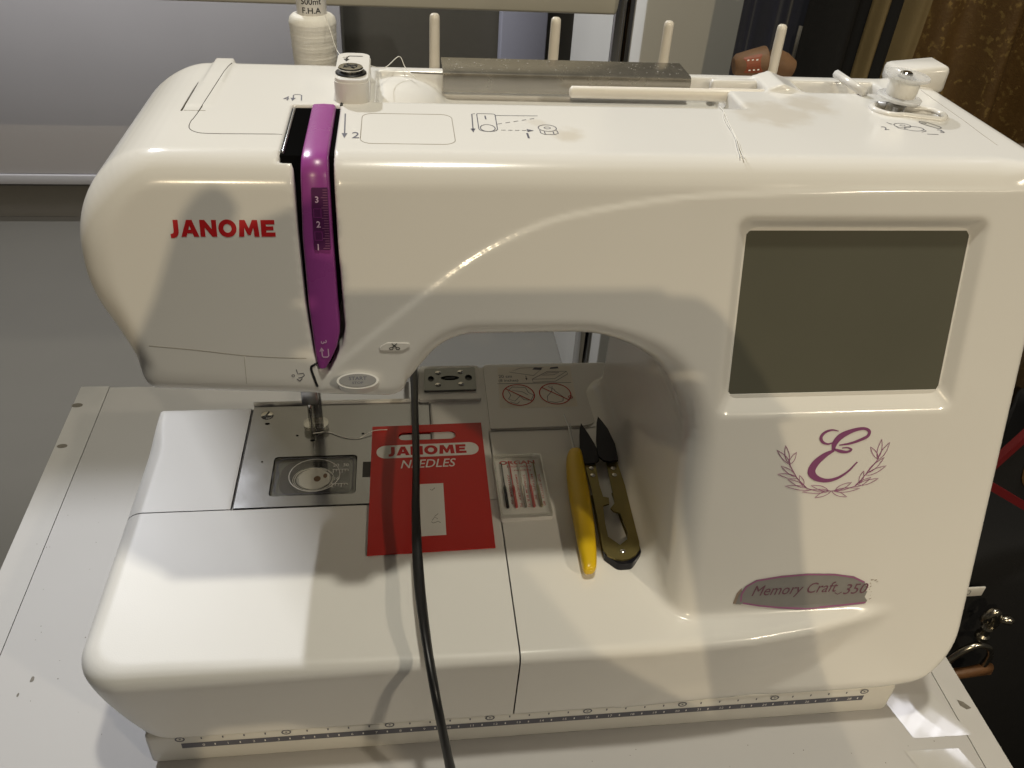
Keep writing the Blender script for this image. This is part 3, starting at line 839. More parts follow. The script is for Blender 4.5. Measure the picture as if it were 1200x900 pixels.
# steel strip clipped over the back edge
def strip_mesh():
    bm = bmesh.new(); pr = [(433.0, 281.2), (433.2, 288.6), (433.8, 290.2), (435.2, 291.0), (457.5, 291.3), (457.5, 290.4), (435.6, 290.1), (434.3, 289.4), (434.0, 288.4), (433.8, 281.2)]
    A = [bm.verts.new((21.6, y, z)) for y, z in pr]; B = [bm.verts.new((149.5, y, z)) for y, z in pr]
    for k in range(len(pr)): bm.faces.new((A[k], A[(k + 1) % len(pr)], B[(k + 1) % len(pr)], B[k]))
    bm.faces.new(A); bm.faces.new(B); return bm_mesh('steel_strip', bm)
stp = part('steel_strip', strip_mesh(), M['guard'], machine, auto=35)
it = [ribbon([(x, y), (x + random.uniform(.2, .7), y + random.uniform(-.4, .4))], random.uniform(.15, .42)) for x, y in [(random.uniform(24, 148), random.uniform(437, 457)) for _ in range(80)]]
decal('speck', it, M['pale_print'], stp, lambda x, y, off=.1: (x, y, 291.4), label='pale specks of lint on the strip')['kind'] = 'stuff'
# horizontal pin lying in the trough
part('lying_pin', lathemesh('lying_pin', (83.4, 420.5, 286.6), (1, 0, 0), [(0, 0), (.4, 1.8), (1.4, 2.9), (72, 3.0), (72.4, 3.3), (106, 3.3)]), M['ivory'], machine, auto=50)
part('pin_clip', boxmesh('pin_clip', 160, 186, 431, 436, 284, 290.6, 1.6), M['white2'], machine)
# upright pins on the stand behind
st_ = part('pin_stand', boxmesh('pin_stand', 0, 232, 462, 489, 262, 272, 3), M['ivory'], machine)
for k, x in enumerate((19, 83.6, 145.8, 210.2)):
    part('spool_pin', lathemesh('spool_pin', (x, 475, 270), (0, 0, 1), [(0, 3.6), (2, 2.9), (35.5, 2.7), (37.6, 2.5), (38.4, 1.7), (38.8, 0)]), M['ivory'], machine, auto=50)
part('spool_pin', lathemesh('spool_pin', (-44, 475, 270), (0, 0, 1), [(0, 3.2), (2, 2.7), (55, 2.5), (56, 0)]), M['ivory'], machine, auto=50)

# bobbin winder
def ring_mesh():
    path = []
    for t, (cx, cy, a0, a1) in enumerate(((238, 392, 90 + 20, 270 + 20), (254, 386, -70, 110))):
        for k in range(13):
            a = math.radians(a0 + (a1 - a0) * k / 12); path.append(Vector((cx + 8.4 * math.cos(a), cy + 8.4 * math.sin(a), 290.1)))
    path.append(path[0].copy()); return tubemesh('winder_rim', path, 1.7, n=10)
part('winder_rim', ring_mesh(), M['white2'], machine)
part('winder_well', boxmesh('winder_well', 231, 262, 378, 400, 276, 279), M['black'], machine)
part('winder_spindle', lathemesh('winder_spindle', (242, 394, 278), (0, 0, 1), [(0, 5), (14, 5), (15, 3), (29.4, 2.9), (30, 2.2), (30, 0)]), M['bright_steel'], machine, auto=40)
part('winder_lever', tubemesh('winder_lever', [Vector((228.5, 436, 294)), Vector((231, 424, 293)), Vector((234, 412, 291.8))], 2.2, n=8), M['white2'], machine)
bs = bmesh.new(); box(bs, 262.5, 287, 427, 447, 287, 301.5, 3)
for v in bs.verts:
    if v.co.z > 296 and v.co.x < 270: v.co.z -= 4
    if v.co.x < 268: v.co.y += 6
part('bobbin_stopper', bm_mesh('bobbin_stopper', bs), M['white2'], machine)

# ------------------------------------------------------------------ machine: bed
plate = part('needle_plate', slab('needle_plate', [(-95.2, 347.4), (14.2, 347.4), (14.2, 440.3), (-95.2, 440.3)], 77.6, 80.15,
             holes=[rrect(-77.6, -29.6, 355.6, 388.8, 2.5, 4), ell(-66.2, 407.9, .9, .9, 8), ell(-56.8, 402.9, 1.5, 1.1, 10), ell(-26.9, 408, .9, .9, 8), ell(-85.2, 420, 1.6, 1.1, 10), ell(-84.3, 385, .6, .6, 8)]), M['plate'], machine, smooth=False)
part('plate_floor', boxmesh('plate_floor', -95, 14, 348, 440, 75.2, 76.4), M['black'], plate, smooth=False)
part('plate_edge', slab('plate_edge', [(-95.6, 438.4), (14.6, 438.4), (14.6, 440.6), (-95.6, 440.6)], 80, 81.4), M['white2'], plate, smooth=False)
sw = part('plate_screw', lathemesh('plate_screw', (-86.2, 428.3, 79.8), (0, 0, 1), [(0, 3.9), (.7, 3.8), (1.2, 3.1), (1.3, 0)]), M['bright_steel'], plate, auto=40)
decal('screw_slot', [ribbon([(-87.2, 425.6), (-85.2, 431)], 1.1)], M['black'], plate, on_z(81.1))
decal('sensor_window', [fill2d([(-26.2, 369), (-20.5, 369), (-20.5, 382), (-26.2, 382)])], M['black'], plate, on_z(80.15), .15)
# bobbin window
cov = part('bobbin_cover', slab('bobbin_cover', rrect(-77.0, -30.2, 356.2, 388.2, 2.2, 4), 78.0, 79.7), M['film'], machine, auto=40)
part('bobbin_tray', slab('bobbin_tray', rrect(-77.4, -29.8, 355.8, 388.6, 2.4, 4), 76.5, 77.2), M['tray'], cov, smooth=False)
decal('dark_ring', [fill2d(rounded([(-73, 358, 9), (-33, 358, 6), (-33, 386.6, 4), (-73, 386.6, 9)], 6))], M['dark_metal'], cov, on_z(77.25))
it = [ribbon(ell(-53.5, 372.5, r, r * .95, 26), .5, True) for r in (14.4,)]
it += [ribbon([(-43.5, 376.6), (-34.6, 376.6)], .5), ribbon([(-43.5, 364.6), (-34.6, 364.6)], .5)]
for k in range(6): it.append(ribbon([(-43 + k * 1.7, 376.6), (-43 + k * 1.7, 375 if k % 3 else 373.6)], .4)); it.append(ribbon([(-43 + k * 1.7, 364.6), (-43 + k * 1.7, 363 if k % 3 else 361.6)], .4))
it += [text2d('20', 2.6, origin=(-43.4, 379)), text2d('30', 2.6, origin=(-37.6, 379)), text2d('10', 2.6, origin=(-42, 367.6))]
decal('scale_mark', it, M['pale_print'], cov, on_z(79.75))
it = [ribbon([(-76.6, y), (-74.4, y)], .7) for y in (384, 380, 365, 361)] + [ribbon([(-77, 370), (-73.8, 370), (-73.8, 376), (-77, 376)], .6, True), ribbon(rrect(-75, -31.6, 357.4, 387.2, 4, 4), .5, True)]
decal('line_mark', it, M['grey_print'], cov, on_z(79.75))
bt = part('wound_thread', lathemesh('wound_thread', (-53.8, 371.6, 77.2), (0, 0, 1), [(0, 8.8), (.55, 8.8), (.62, 7.8), (.62, 0)]), M['thread'], cov, auto=40)
bm = bmesh.new()
for k in range(16):
    a0 = random.uniform(0, 6.3); r0 = random.uniform(6.5, 11.5); tube(bm, [Vector((-54.2 + r0 * 1.02 * math.cos(a0 + t * .25), 371.4 + r0 * .9 * math.sin(a0 + t * .25), 77.6 + random.uniform(0, .15))) for t in range(10)], .16, n=5)
part('stray_thread', bm_mesh('stray_thread', bm), M['thread'], cov)
decal('hub', [fill2d(ell(-52, 371.2, 2.0, 2.4, 12)), fill2d(ell(-47.6, 373.6, 1.2, 2.0, 10))], M['brown'], cov, on_z(77.9))
# presser foot
pf = part('presser_foot', boxmesh('presser_foot', -59.6, -51.0, 414.6, 419.4, 84, 112, 1.0), M['foot'], machine, auto=40)
part('foot_sole', slab('foot_sole', rrect(-62.6, -47.8, 409.5, 419.6, 4, 5), 82.2, 84.6, holes=[ell(-55.2, 413.4, 2.6, 1.8, 12)]), M['foot'], pf, auto=40)
part('presser_bar', lathemesh('presser_bar', (-54.4, 421.8, 84), (0, 0, 1), [(0, 2.6), (125, 2.6)]), M['steel'], machine, auto=40)
nb = part('needle_bar', lathemesh('needle_bar', (-56.5, 405, 112), (0, 0, 1), [(0, 2.2), (1, 3), (96, 3)]), M['steel'], machine, auto=40)
part('needle', lathemesh('needle', (-56.5, 405, 83), (0, 0, 1), [(0, .1), (3, .45), (16, .5), (17, .9), (30, 1.0)], n=10), M['bright_steel'], nb)
part('needle_clamp', boxmesh('needle_clamp', -60.6, -51.2, 401.5, 409, 108, 119, 1.2), M['steel'], machine)
# connector
cb = part('socket_block', slab('socket_block', rounded([(7.6, 437.8, 2), (48.2, 437.6, 2), (49.2, 474.6, 2.5), (9.0, 474.8, 2.5)], 4), 79, 82.4), M['white2'], machine, auto=50)
sp = part('socket', slab('socket', rounded([(11.6, 445.4, 1.2), (45.6, 445.6, 1.2), (46.6, 470.4, 1.2), (12.4, 469.6, 1.2)], 3), 82, 84.0, holes=[ell(16.4, 458, 2.0, 3.2, 12), ell(41.4, 458.6, 2.4, 3.4, 12), ell(29, 458.6, 6.2, 2.6, 18)]), M['socket'], machine, auto=40)
part('socket_cavity', boxmesh('socket_cavity', 12.6, 45, 447, 469, 82.3, 82.7), M['black'], sp, smooth=False)
part('contact', boxmesh('contact', 25.5, 32.5, 457.2, 459.6, 82.6, 84.0, .4), M['dark_metal'], sp)
for x, y in ((21.4, 464.6), (36.3, 465.2), (20.8, 451.2), (36, 451.6)):
    part('socket_screw', lathemesh('socket_screw', (x, y, 83.9), (0, 0, 1), [(0, 2.0), (.5, 1.9), (.9, 1.2), (.9, 0)], n=14), M['bright_steel'], sp, auto=40)
groove('bed_seam', [(5.6, 437.4), (50, 437.2)], .25, M['groove'], body, on_top, sm=0)
# rear cover with the warning sticker
rp = part('rear_cover', slab('rear_cover', rounded([(51.6, 407.6, 1), (118, 408.4, 14), (136, 440, 20), (141, 476.4, 5), (52.6, 476.4, 3)], 7), 79.2, 81.6), M['white2'], machine, auto=50)
it = [fill2d([(59.4, 427.5), (110.4, 427.5), (112.6, 473), (62.4, 473)])]
stk = decal('warning_sticker', it, M['ivory'], rp, on_z(81.6), .1)
it = []
for cx, cy in ((73.2, 441.2), (97.6, 441.6)):
    it += [ribbon(ell(cx, cy, 10.4, 11.2, 36), .75, True), ribbon([(cx - 8.2, cy + 7.2), (cx + 8.2, cy - 7.2)], .75)]
it += [ribbon(ell(107.2, 437.6, 1.3, 1.6, 8), .5, True)]
decal('ban_mark', it, M['red'], stk, on_z(81.6), .3)
it = [ribbon([(60.4, 453.9), (110.4, 453.6)], .45), text2d('20 cm', 3.4, 9, origin=(62, 460.4)), text2d('(8 inches)', 3.6, 13.2, origin=(61.6, 455.2)),
      ribbon([(70, 466.8), (78, 471.4), (94, 471.6), (86, 462.4)], .4, True), ribbon([(80.6, 462.4), (80.6, 458.6)], .4), (([(79.8, 459.6), (81.4, 459.6), (80.6, 457)]), [(0, 1, 2)]),
      ribbon([(84.4, 458.2), (96, 466.8), (109.4, 466.6), (109.6, 463.4), (100, 455.4), (84.6, 454.8)], .4, True), ribbon([(84.4, 458.2), (100, 458.4), (109.4, 466.6)], .35), ribbon([(92, 462.6), (100, 462.8), (104, 465.4), (96, 465.2)], .4, True),
      fill2d([(86, 469.4), (92, 468.6), (93, 471.4), (88, 472)]), fill2d([(98, 469.6), (104.4, 470.2), (104, 472.4), (99, 471.6)]),
      ribbon([(66, 437), (68, 441), (66.6, 446), (70, 450), (78.6, 449), (80, 443.6), (83, 440.6), (80.6, 435), (76, 436), (74, 440), (70, 434.6)], .4, True), ribbon([(69.4, 446), (76, 444.6), (79.4, 441)], .35), ribbon([(67, 434), (71, 431.6), (73, 434)], .4),
      ribbon([(94, 449.6), (97.4, 446.6), (98, 444.6), (102.4, 438), (101.6, 433.6), (96.6, 432), (91.6, 434), (92, 439), (95.6, 444), (96.8, 449.6)], .4, True)]
decal('sticker_print', it, M['grey_print'], stk, on_z(81.6), .22)

# ------------------------------------------------------------------ small things on the bed
# needle card
cth = tag(part('needle_card', slab('needle_card', [(-22.1, 308.1), (45.2, 309.6), (46.2, 414.4), (-21.2, 413.1)], 80.5, 81.2,
      holes=[rounded([(-5.6, 399.4, 3.5), (29.4, 399.6, 3.5), (29.8, 407.2, 3.5), (-5.2, 406.8, 3.5)], 6)]), M['card'], None, smooth=False),
      'red needle card with a hanging slot lying on the needle plate under the cord', 'needle card')
oc = on_z(81.2)
decal('logo_panel', [fill2d(rounded([(-18.6, 383.0, 5.6), (42.6, 384.2, 5.6), (42.8, 395.8, 5.6), (-18.2, 394.6, 5.6)], 7))], M['pale_print'], cth, oc, .1)
decal('logo', wordmark((-11.2, 385.2), 8.0, 46.4, .014), M['red'], cth, oc, .2)
decal('lettering', [text2d('NEEDLES', 7.2, 31.4, shear=.2, bold=.006, origin=(-4.2, 373.9), rot=.01)], M['pale_print'], cth, oc, .1)
decal('price_panel', [fill2d([(2.6, 319.6), (19.7, 319.9), (19.9, 360.3), (2.9, 360.1)])], M['pale_print'], cth, oc, .1)
it = [ribbon([(12.5, 331), (14, 333.6), (15.6, 332)], .3), ribbon([(12, 330), (13.2, 329), (15.8, 330.2), (17, 329)], .35), ribbon([(14, 334), (16, 336)], .3), ribbon([(12.2, 355.6), (13.2, 354.6), (15, 356.6)], .35)]
decal('scuff', it, M['smudge'], cth, oc, .18)

# needle case with five needles
nc = thing('needle_case', 'small clear topped case of five needles on a red printed insert beside the red card', 'needle case', (64, 354, 80))
part('tray', slab('tray', rounded([(50.0, 328.6, 1), (79.0, 329.2, 1), (78.8, 379.4, 1), (49.8, 379.2, 1)], 3), 80.1, 82.6), M['paper'], nc, auto=40)
cs = part('insert', slab('insert', [(51.4, 331.6), (77.4, 332.2), (77.2, 376.6), (51.2, 376.4)], 82.6, 82.8), M['bright_paper'], nc, smooth=False)
on_i = on_z(82.8)
decal('lettering', [text2d('ORGAN', 3.4, 21, bold=.04, origin=(53.6, 372.4)), text2d('Embroidery', 2.0, 14.6, shear=.2, origin=(57.6, 369.2)), text2d('needles', 1.7, 10, shear=.2, origin=(61.6, 366.6))] +
      [text2d(s, 1.25, w, rot=-math.pi / 2, bold=.012, origin=(x, 363.6)) for s, w, x in (('ANTI-GLUE  75', 24, 57.1), ('EMBROIDERY  75', 26.6, 61.7), ('TITANIUM BLR-75', 27, 66.2), ('METAFIL  90', 21, 70.9), ('TOP STITCH  80', 26, 75.0))] , M['red'], cs, on_i, .06)
nmesh = lathemesh('needle', (0, 0, 0), (0, -1, 0), [(0, .12), (1.5, .38), (19, .42), (21, .85), (37, .9), (37.6, .5)], n=8)
for x0, x1, m in ((54.6, 55.4, 'dark_metal'), (59.4, 60.0, 'red'), (64.7, 64.9, 'bright_steel'), (69.4, 69.6, 'red'), (73.6, 73.8, 'olive')):
    me = nmesh.copy(); o = part('needle', me, M[m], nc)
    me.materials.clear(); me.materials.append(M[m])
    o.location = o.location + Vector((x0, 373.4, 83.7)) * MM
lid = bmesh.new(); box(lid, 50.2, 78.7, 329.6, 379, 84.9, 85.7, .3); 
part('lid', bm_mesh('lid', lid), M['film'], nc, auto=40)
wl = bmesh.new(); box(wl, 50.0, 50.7, 329.6, 379, 82.6, 84.9); box(wl, 78.2, 78.9, 329.6, 379, 82.6, 84.9); box(wl, 50.8, 78.1, 378.4, 379, 82.6, 84.9); box(wl, 50.8, 78.1, 329.4, 330, 82.6, 84.9)
part('lid_wall', bm_mesh('lid_wall', wl), M['clear'], nc, smooth=False)

# seam ripper
rip = thing('seam_ripper', 'seam ripper with a yellow handle and thin steel fork beside the snips', 'seam ripper', (96, 330, 80))
bm = bmesh.new(); ctr = [((99.9, 380.4), 2.6), ((99.2, 378), 4.6), ((97.6, 369), 5.6), ((95.9, 346.5), 6.3), ((94.6, 322), 6.0), ((93.0, 301), 4.9), ((92.0, 291), 4.1), ((91.4, 287), 3.6), ((91.2, 285.6), 2.0)]
rings = []
for i, (c, w) in enumerate(ctr):
    ring = []
    for k in range(14):
        a = 2 * math.pi * k / 14; sx = abs(math.cos(a)) ** .8 * (1 if math.cos(a) > 0 else -1); sz = abs(math.sin(a)) ** .8 * (1 if math.sin(a) > 0 else -1)
        ring.append(bm.verts.new((c[0] + sx * w, c[1] + .08 * sx * w, 85.6 + sz * min(5.2, w * .95))))
    rings.append(ring)
for A, B in zip(rings, rings[1:]):
    for k in range(14): bm.faces.new((A[k], A[(k + 1) % 14], B[(k + 1) % 14], B[k]))
bm.faces.new(rings[0]); bm.faces.new(rings[-1])
h_ = part('handle', bm_mesh('handle', bm), M['yellow'], rip)
ss = h_.modifiers.new('subsurf', 'SUBSURF'); ss.levels = ss.render_levels = 2
fk = bmesh.new(); tube(fk, catmull([(99.6, 378, 86), (99.3, 388.8, 87), (99.0, 397, 88), (97.8, 410.4, 89)], 4), lambda t: .75 - .55 * max(0, t - .4), n=8); tube(fk, catmull([(99.2, 392, 87.2), (100.2, 396, 87.8), (100.3, 402, 88.3)], 4), lambda t: .5 - .2 * t, n=8)
part('fork', bm_mesh('fork', fk), M['steel'], rip)

# thread snips
sn = thing('thread_snips', 'gilt spring snips for thread with two black blades, points towards the back', 'thread snips', (112, 340, 80))
bl = [(107.6, 403.6), (106.0, 399), (104.7, 392.7), (102.9, 382.1), (102.5, 371.5), (103.5, 366.2), (109.4, 366.4), (112.4, 369.4), (113.3, 376), (112.4, 383.4), (110.4, 393)]
br = [(119.0, 407.8), (117, 402), (115.7, 395.8), (113.4, 385.2), (112.3, 374), (112.4, 370.4), (114.4, 367.2), (117.6, 365.4), (123.2, 367.0), (124.3, 381.1), (122.8, 395.5), (121, 402)]
part('blade', slab('blade', bl, 86.0, 87.4), M['dark_metal'], sn, smooth=False)
part('blade', slab('blade', br, 87.6, 89.0), M['dark_metal'], sn, smooth=False)
fr_ = [(103.4, 369.5), (103.6, 345.8), (102.6, 324.8), (101.3, 306.6), (101.2, 300.4), (102.9, 296.0), (106, 293.4), (109.5, 292.6), (114, 293.2), (117.6, 295.4), (120.6, 299.2), (121.6, 304.1), (122.5, 326.6), (123.5, 347.9), (123.2, 369),
       (116.6, 369), (116.0, 357.9), (115.3, 343.6), (114.4, 334.0), (111.4, 330.4), (112.5, 327.9), (115.9, 326.3), (116.8, 311.2), (115.6, 306.8), (110.8, 302.9), (105.6, 309.1), (106.0, 318.9), (107.5, 332.6), (111.4, 333.9), (112, 338.6), (109.0, 339.6), (108.7, 348.7), (110.0, 369)]
part('spring_frame', slab('spring_frame', fr_, 84.9, 86.0), M['olive'], sn, smooth=False)
part('spring_bow', slab('spring_bow', rounded([(102.0, 304.6, 1), (101.6, 298, 2), (107.6, 290.6, 4), (115, 290.8, 4), (121.4, 298, 3), (121.6, 304.6, 1), (117.6, 304.6, 1), (111.4, 296, 6), (105.6, 304.6, 1)], 5), 80.2, 84.9), M['dark_metal'], sn, auto=40)
part('lower_frame', slab('lower_frame', [(103.6, 345.8), (102.6, 324.8), (101.6, 304), (105.4, 305.4), (106.4, 324), (108, 345)], 80.4, 81.4), M['olive'], sn, smooth=False)
part('lower_frame', slab('lower_frame', [(117.6, 304.8), (121.4, 304), (122.4, 326), (123.2, 347), (116, 347), (116.4, 326)], 80.4, 81.4), M['olive'], sn, smooth=False)
for x, y in ((106.8, 363.4), (106.4, 357.2), (119.5, 362.6), (119.2, 356.8), (111.3, 298.2)):
    part('rivet', lathemesh('rivet', (x, y, 85.9), (0, 0, 1), [(0, 1.6), (.5, 1.5), (.9, .8), (1.0, 0)], n=14), M['bright_steel'], sn, auto=40)

# threads
def thread(name, pts, r, label, m='thread'):
    return tag(part(name, tubemesh(name, catmull(pts, 8), r, n=6), M[m], None), label, 'thread')
thread('thread_end', [(-56.5, 405, 84), (-54, 409, 81), (-47.9, 409.9, 80.6), (-38.6, 404.8, 80.6), (-29.4, 403.2, 80.6), (-21.3, 408.0, 82), (-12, 409, 82)], .28, 'short white thread end lying from the presser foot to the red card')
thread('loose_thread', [(151.0, 391, 290.6), (150.6, 383, 290.5), (148.0, 366, 290.4), (145, 346, 290.5), (142.6, 336, 290.8), (141.6, 327, 290.35)], .22, 'loose white thread crossing the top of the machine, left strand')
thread('loose_thread', [(150.6, 384, 290.8), (147.6, 372, 290.6), (145.4, 352, 290.6), (142.2, 338, 290.9), (140.2, 328, 290.4)], .2, 'loose white thread crossing the top of the machine, right strand')
thread('spool_thread', [(-36.6, 464, 309), (-34.4, 462, 302), (-31.4, 452, 296), (-27.0, 424, 300), (-24, 418, 301.5)], .22, 'white thread running from the cone of thread to the steel guide screw')
thread('guide_thread', [(-14, 414, 299), (-7, 428, 294), (0, 440, 296), (3, 436, 292), (8, 428, 289)], .2, 'fine curled white thread standing over the trough beside the guide post')

# bobbin on the winder
bo_ = thing('bobbin', 'clear plastic bobbin wound with white thread on the winder', 'bobbin', (242, 394, 296))
pr = [(0, 0.0), (0, 10.6), (1.1, 10.8), (1.3, 10.0), (1.5, 4.2), (10.3, 4.2), (10.5, 10.0), (10.7, 10.8), (11.7, 10.6), (11.7, 3.2)]
ax = Vector((.06, -.02, 1))
part('spool_body', lathemesh('spool_body', (242, 394, 295), ax, [(0, 3.2), (0, 10.6), (1.2, 10.8), (1.5, 10.2), (1.5, 4.4), (10.4, 4.4), (10.4, 10.2), (10.7, 10.8), (11.9, 10.6), (11.9, 3.2), (0, 3.2)], n=32), M['bobbin'], bo_, auto=40)
part('wound_thread', lathemesh('wound_thread', (242, 394, 295), ax, [(1.7, 4.5), (1.7, 6.9), (4, 7.3), (8.5, 7.2), (10.2, 6.8), (10.2, 4.5), (1.7, 4.5)], n=32), M['thread'], bo_, auto=40)

# cone of thread on the back pin
ts = thing('thread_spool', 'tall white spool of thread with a small printed top label behind the guide post', 'thread spool', (-44, 475, 272))
bm = bmesh.new(); pf_ = [(0, 2.9), (0, 10.4)]
for k in range(60): t = k / 59; pf_.append((1 + t * 36, 10.6 + 1.5 * t + .10 * math.sin(k * 2.1) + .08 * math.sin(k * .7)))
pf_ += [(38.4, 11.6), (39.6, 10.4), (40.4, 8.4), (40.4, 2.9), (0, 2.9)]
part('wound_thread', bm_mesh('wound_thread', lathe(bm, (-44, 475, 266.5), (0, 0, 1), pf_, 36)), M['thread'], ts, auto=50)
core = part('core', lathemesh('core', (-44, 475, 306.9), (0, 0, 1), [(0, 7.6), (10.5, 7.6), (10.5, 3.0), (0, 3.0), (0, 7.6)], n=28), M['paper'], ts, auto=40)
def on_core(a, z, off=.1): r = 7.6 + off; th = a / 7.6; return (-44 + r * math.sin(th), 475 - r * math.cos(th), 307 + z)
decal('lettering', [text2d('500mt', 3.0, 10.4, bold=.012, origin=(-4.6, 5.4)), text2d('F.H.A', 2.8, 9.6, bold=.012, origin=(-4.2, 1.2))], M['black'], core, on_core)

# small brown reel on the right-hand pin
br_ = thing('thread_reel', 'small brown cardboard reel with an orange label leaning on the right-hand pin', 'thread reel', (203, 482, 284))
part('reel_body', lathemesh('reel_body', (190, 484, 283), (1, -.05, .18), [(0, 0), (.3, 4.5), (2.2, 6.4), (10, 7.6), (18, 8.6), (19, 8.4), (19, 3.0), (0.5, 2.8)], n=24), M['brown'], br_, auto=40)
part('reel_body', lathemesh('reel_body', (211.6, 484, 286), (1, -.05, -.28), [(0, 3), (0, 8.2), (8, 7.6), (14, 5.4), (15, 0)], n=24), M['brown'], br_, auto=40)
def on_reel(a, t, off=.15):
    A = Vector((1, -.05, .18)).normalized(); u, w = frame_of(A); r = 6.4 + (t - 2.2) * .14 + off
    d = (Vector((0, -1, .25)) - A * A.dot(Vector((0, -1, .25)))).normalized(); e = A.cross(d)
    p = Vector((190, 484, 283)) + A * t + (d * math.cos(a / 7.5) + e * math.sin(a / 7.5)) * r; return tuple(p)
bm = decal('label', [(lambda P: (P[0], P[1]))(fill2d(rrect(-5, 5, 4.6, 15, .8, 3), step=1.5))], M['orange'], br_, on_reel)
decal('lettering', [ribbon([(-3 + .3 * k, 7 + 2.4 * k), (3.4, 7.6 + 2.4 * k)], 1.1) for k in range(3)], M['pale_print'], br_, on_reel, .35)

# power cord
cp = catmull([(-6, 640, 4), (0, 580, 10), (2.6, 540, 44), (3.6, 512, 69), (5, 472, 84), (5.0, 425, 92), (4.8, 368, 96), (3.6, 322, 96), (4.2, 281, 93), (6.5, 246, 93), (9.8, 223, 84), (13.4, 213, 64), (17, 207, 42), (21, 199, 16), (25, 170, 3.4), (30, 120, 3.0)], 9)
tag(part('power_cord', tubemesh('power_cord', cp, lambda t: 2.1, n=14, flat=1.28, twist=lambda t: 1.4 * math.sin(t * 11 + .4)), M['cord'], None), 'black cable hanging through the arm opening across the red card', 'cable')

# ------------------------------------------------------------------ table
tb = thing('table', 'white laminate table with screwed edge strips under the sewing machine', 'table', (40, 250, -750))
part('tabletop', slab('tabletop', [(-223, 60), (300, 60), (306, 568), (-232.2, 570)], -28, 0), M['table'], tb, smooth=False)
le = part('edge_strip', slab('edge_strip', [(-241.5, 60), (-223.6, 60), (-232.9, 572), (-254.4, 572)], -28, -.2), M['table_edge'], tb, smooth=False)
re_ = part('edge_strip', slab('edge_strip', [(300.7, 60), (317.2, 60), (317.8, 568), (306.6, 568)], -28, -.2), M['table_edge'], tb, smooth=False)
part('groove_filler', slab('groove_filler', [(-224, 60), (-222.4, 60), (-231.6, 570), (-233.4, 571)], -27, -1.2), M['black'], tb, smooth=False)
part('groove_filler', slab('groove_filler', [(299.6, 60), (301, 60), (307, 567), (305.6, 567)], -27, -1.2), M['groove'], tb, smooth=False)
for x, y, r in ((-250.6, 548, 3.2), (-247.5, 500, 2.8)):
    part('screw_hole', slab('screw_hole', ell(x, y, r * 1.3, r * .8, 12), -.2, .05), M['smudge'], tb, smooth=False)
part('screw_hole', slab('screw_hole', [(308.6, 252), (311.4, 250.4), (314.0, 246.4), (311.0, 245.8), (308.4, 248.4)], -.2, .05), M['smudge'], tb, smooth=False)
decal('scuff', [fill2d(rounded([(-206.8, 300, .8), (-204.6, 302.4, 1), (-205, 306.4, 1), (-206.4, 305, 1)], 3))], M['smudge'], tb, on_z(0), .06)
decal('scuff', [fill2d(ell(-210, 294, .6, 1.3, 8))], M['smudge'], tb, on_z(0), .06)
it = []
for k in range(22): x, y = random.uniform(-235, -160), random.uniform(260, 480); it.append(fill2d(ell(x, y, random.uniform(.15, .4), random.uniform(.15, .5), 6)))
for k in range(26): x, y = random.uniform(-50, 290), random.uniform(190, 240); it.append(fill2d(ell(x, y, random.uniform(.15, .35), random.uniform(.15, .4), 6)))
tag(decal('specks', it, M['smudge'], tb, on_z(0), .06), kind='stuff')
for x, y in ((-215, 90), (285, 90), (-220, 540), (290, 540)):
    part('leg', boxmesh('leg', x - 18, x + 18, y - 18, y + 18, -749, -28.5, 2), M['table_edge'], tb)

M['glint_sheet'] = mat('glint_gloss', (.56, .55, .53), .035, var=.02, rvar=.01, spec=.9, coat=1.0)  # gloss of the sheets added to show bright reflections on the table
def glint_sheet(corners, label, seed):
    rnd = random.Random(seed); V = []; F = []; n = 20
    A, B, C_, D = [Vector(c) for c in corners]
    for j in range(n):
        for i in range(n):
            u, v = i / (n - 1), j / (n - 1); p = A.lerp(B, u).lerp(D.lerp(C_, u), v)
            V.append((p.x, p.y, .25 + .006 * math.sin(u * 5 + seed) * math.sin(v * 4 + seed * 2) + .012 * math.exp(-((u - .55 + .1 * math.sin(v * 4)) / .05) ** 2)))
    for j in range(n - 1):
        for i in range(n - 1): F.append((j * n + i, j * n + i + 1, (j + 1) * n + i + 1, (j + 1) * n + i))
    o = part('added_glint', pymesh('added_glint', V, F), M['glint_sheet'], None)
    return tag(o, label, 'glint_sheet', 'added bright reflections on the table corner')
glint_sheet([(264, 259), (296, 258), (305, 230.5), (271, 231)], 'glossy sheet added to hold a bright reflection on the table, nearer the machine', 1)
glint_sheet([(262, 224.5), (293, 223.5), (301, 196), (270, 196)], 'glossy sheet added to hold a bright reflection on the table, farther from the machine', 2)
# ------------------------------------------------------------------ room
def struct(name, me, m): 
    o = part(name, me, m, None, smooth=False); o['kind'] = 'structure'; return o
struct('floor', boxmesh('floor', -3500, 3500, -3000, 4500, -760, -750), M['floor'])
struct('wall', boxmesh('wall', -3500, 3500, 3300, 3330, -750, 1900), M['dark_panel'])

cab = thing('cabinet', 'low grey blue cabinet with pale lower rim on a grey kickboard', 'cabinet', (-900, 2400, -750))
part('front_panel', boxmesh('front_panel', -2200, -150, 2400, 2425, -600, 75, 2), M['wall'], cab)
part('rim', boxmesh('rim', -2200, -150, 2394, 2424, -630, -601, 3), M['rim'], cab)
part('kickboard', boxmesh('kickboard', -2200, -150, 2440, 2460, -749, -631), M['kick'], cab, smooth=False)

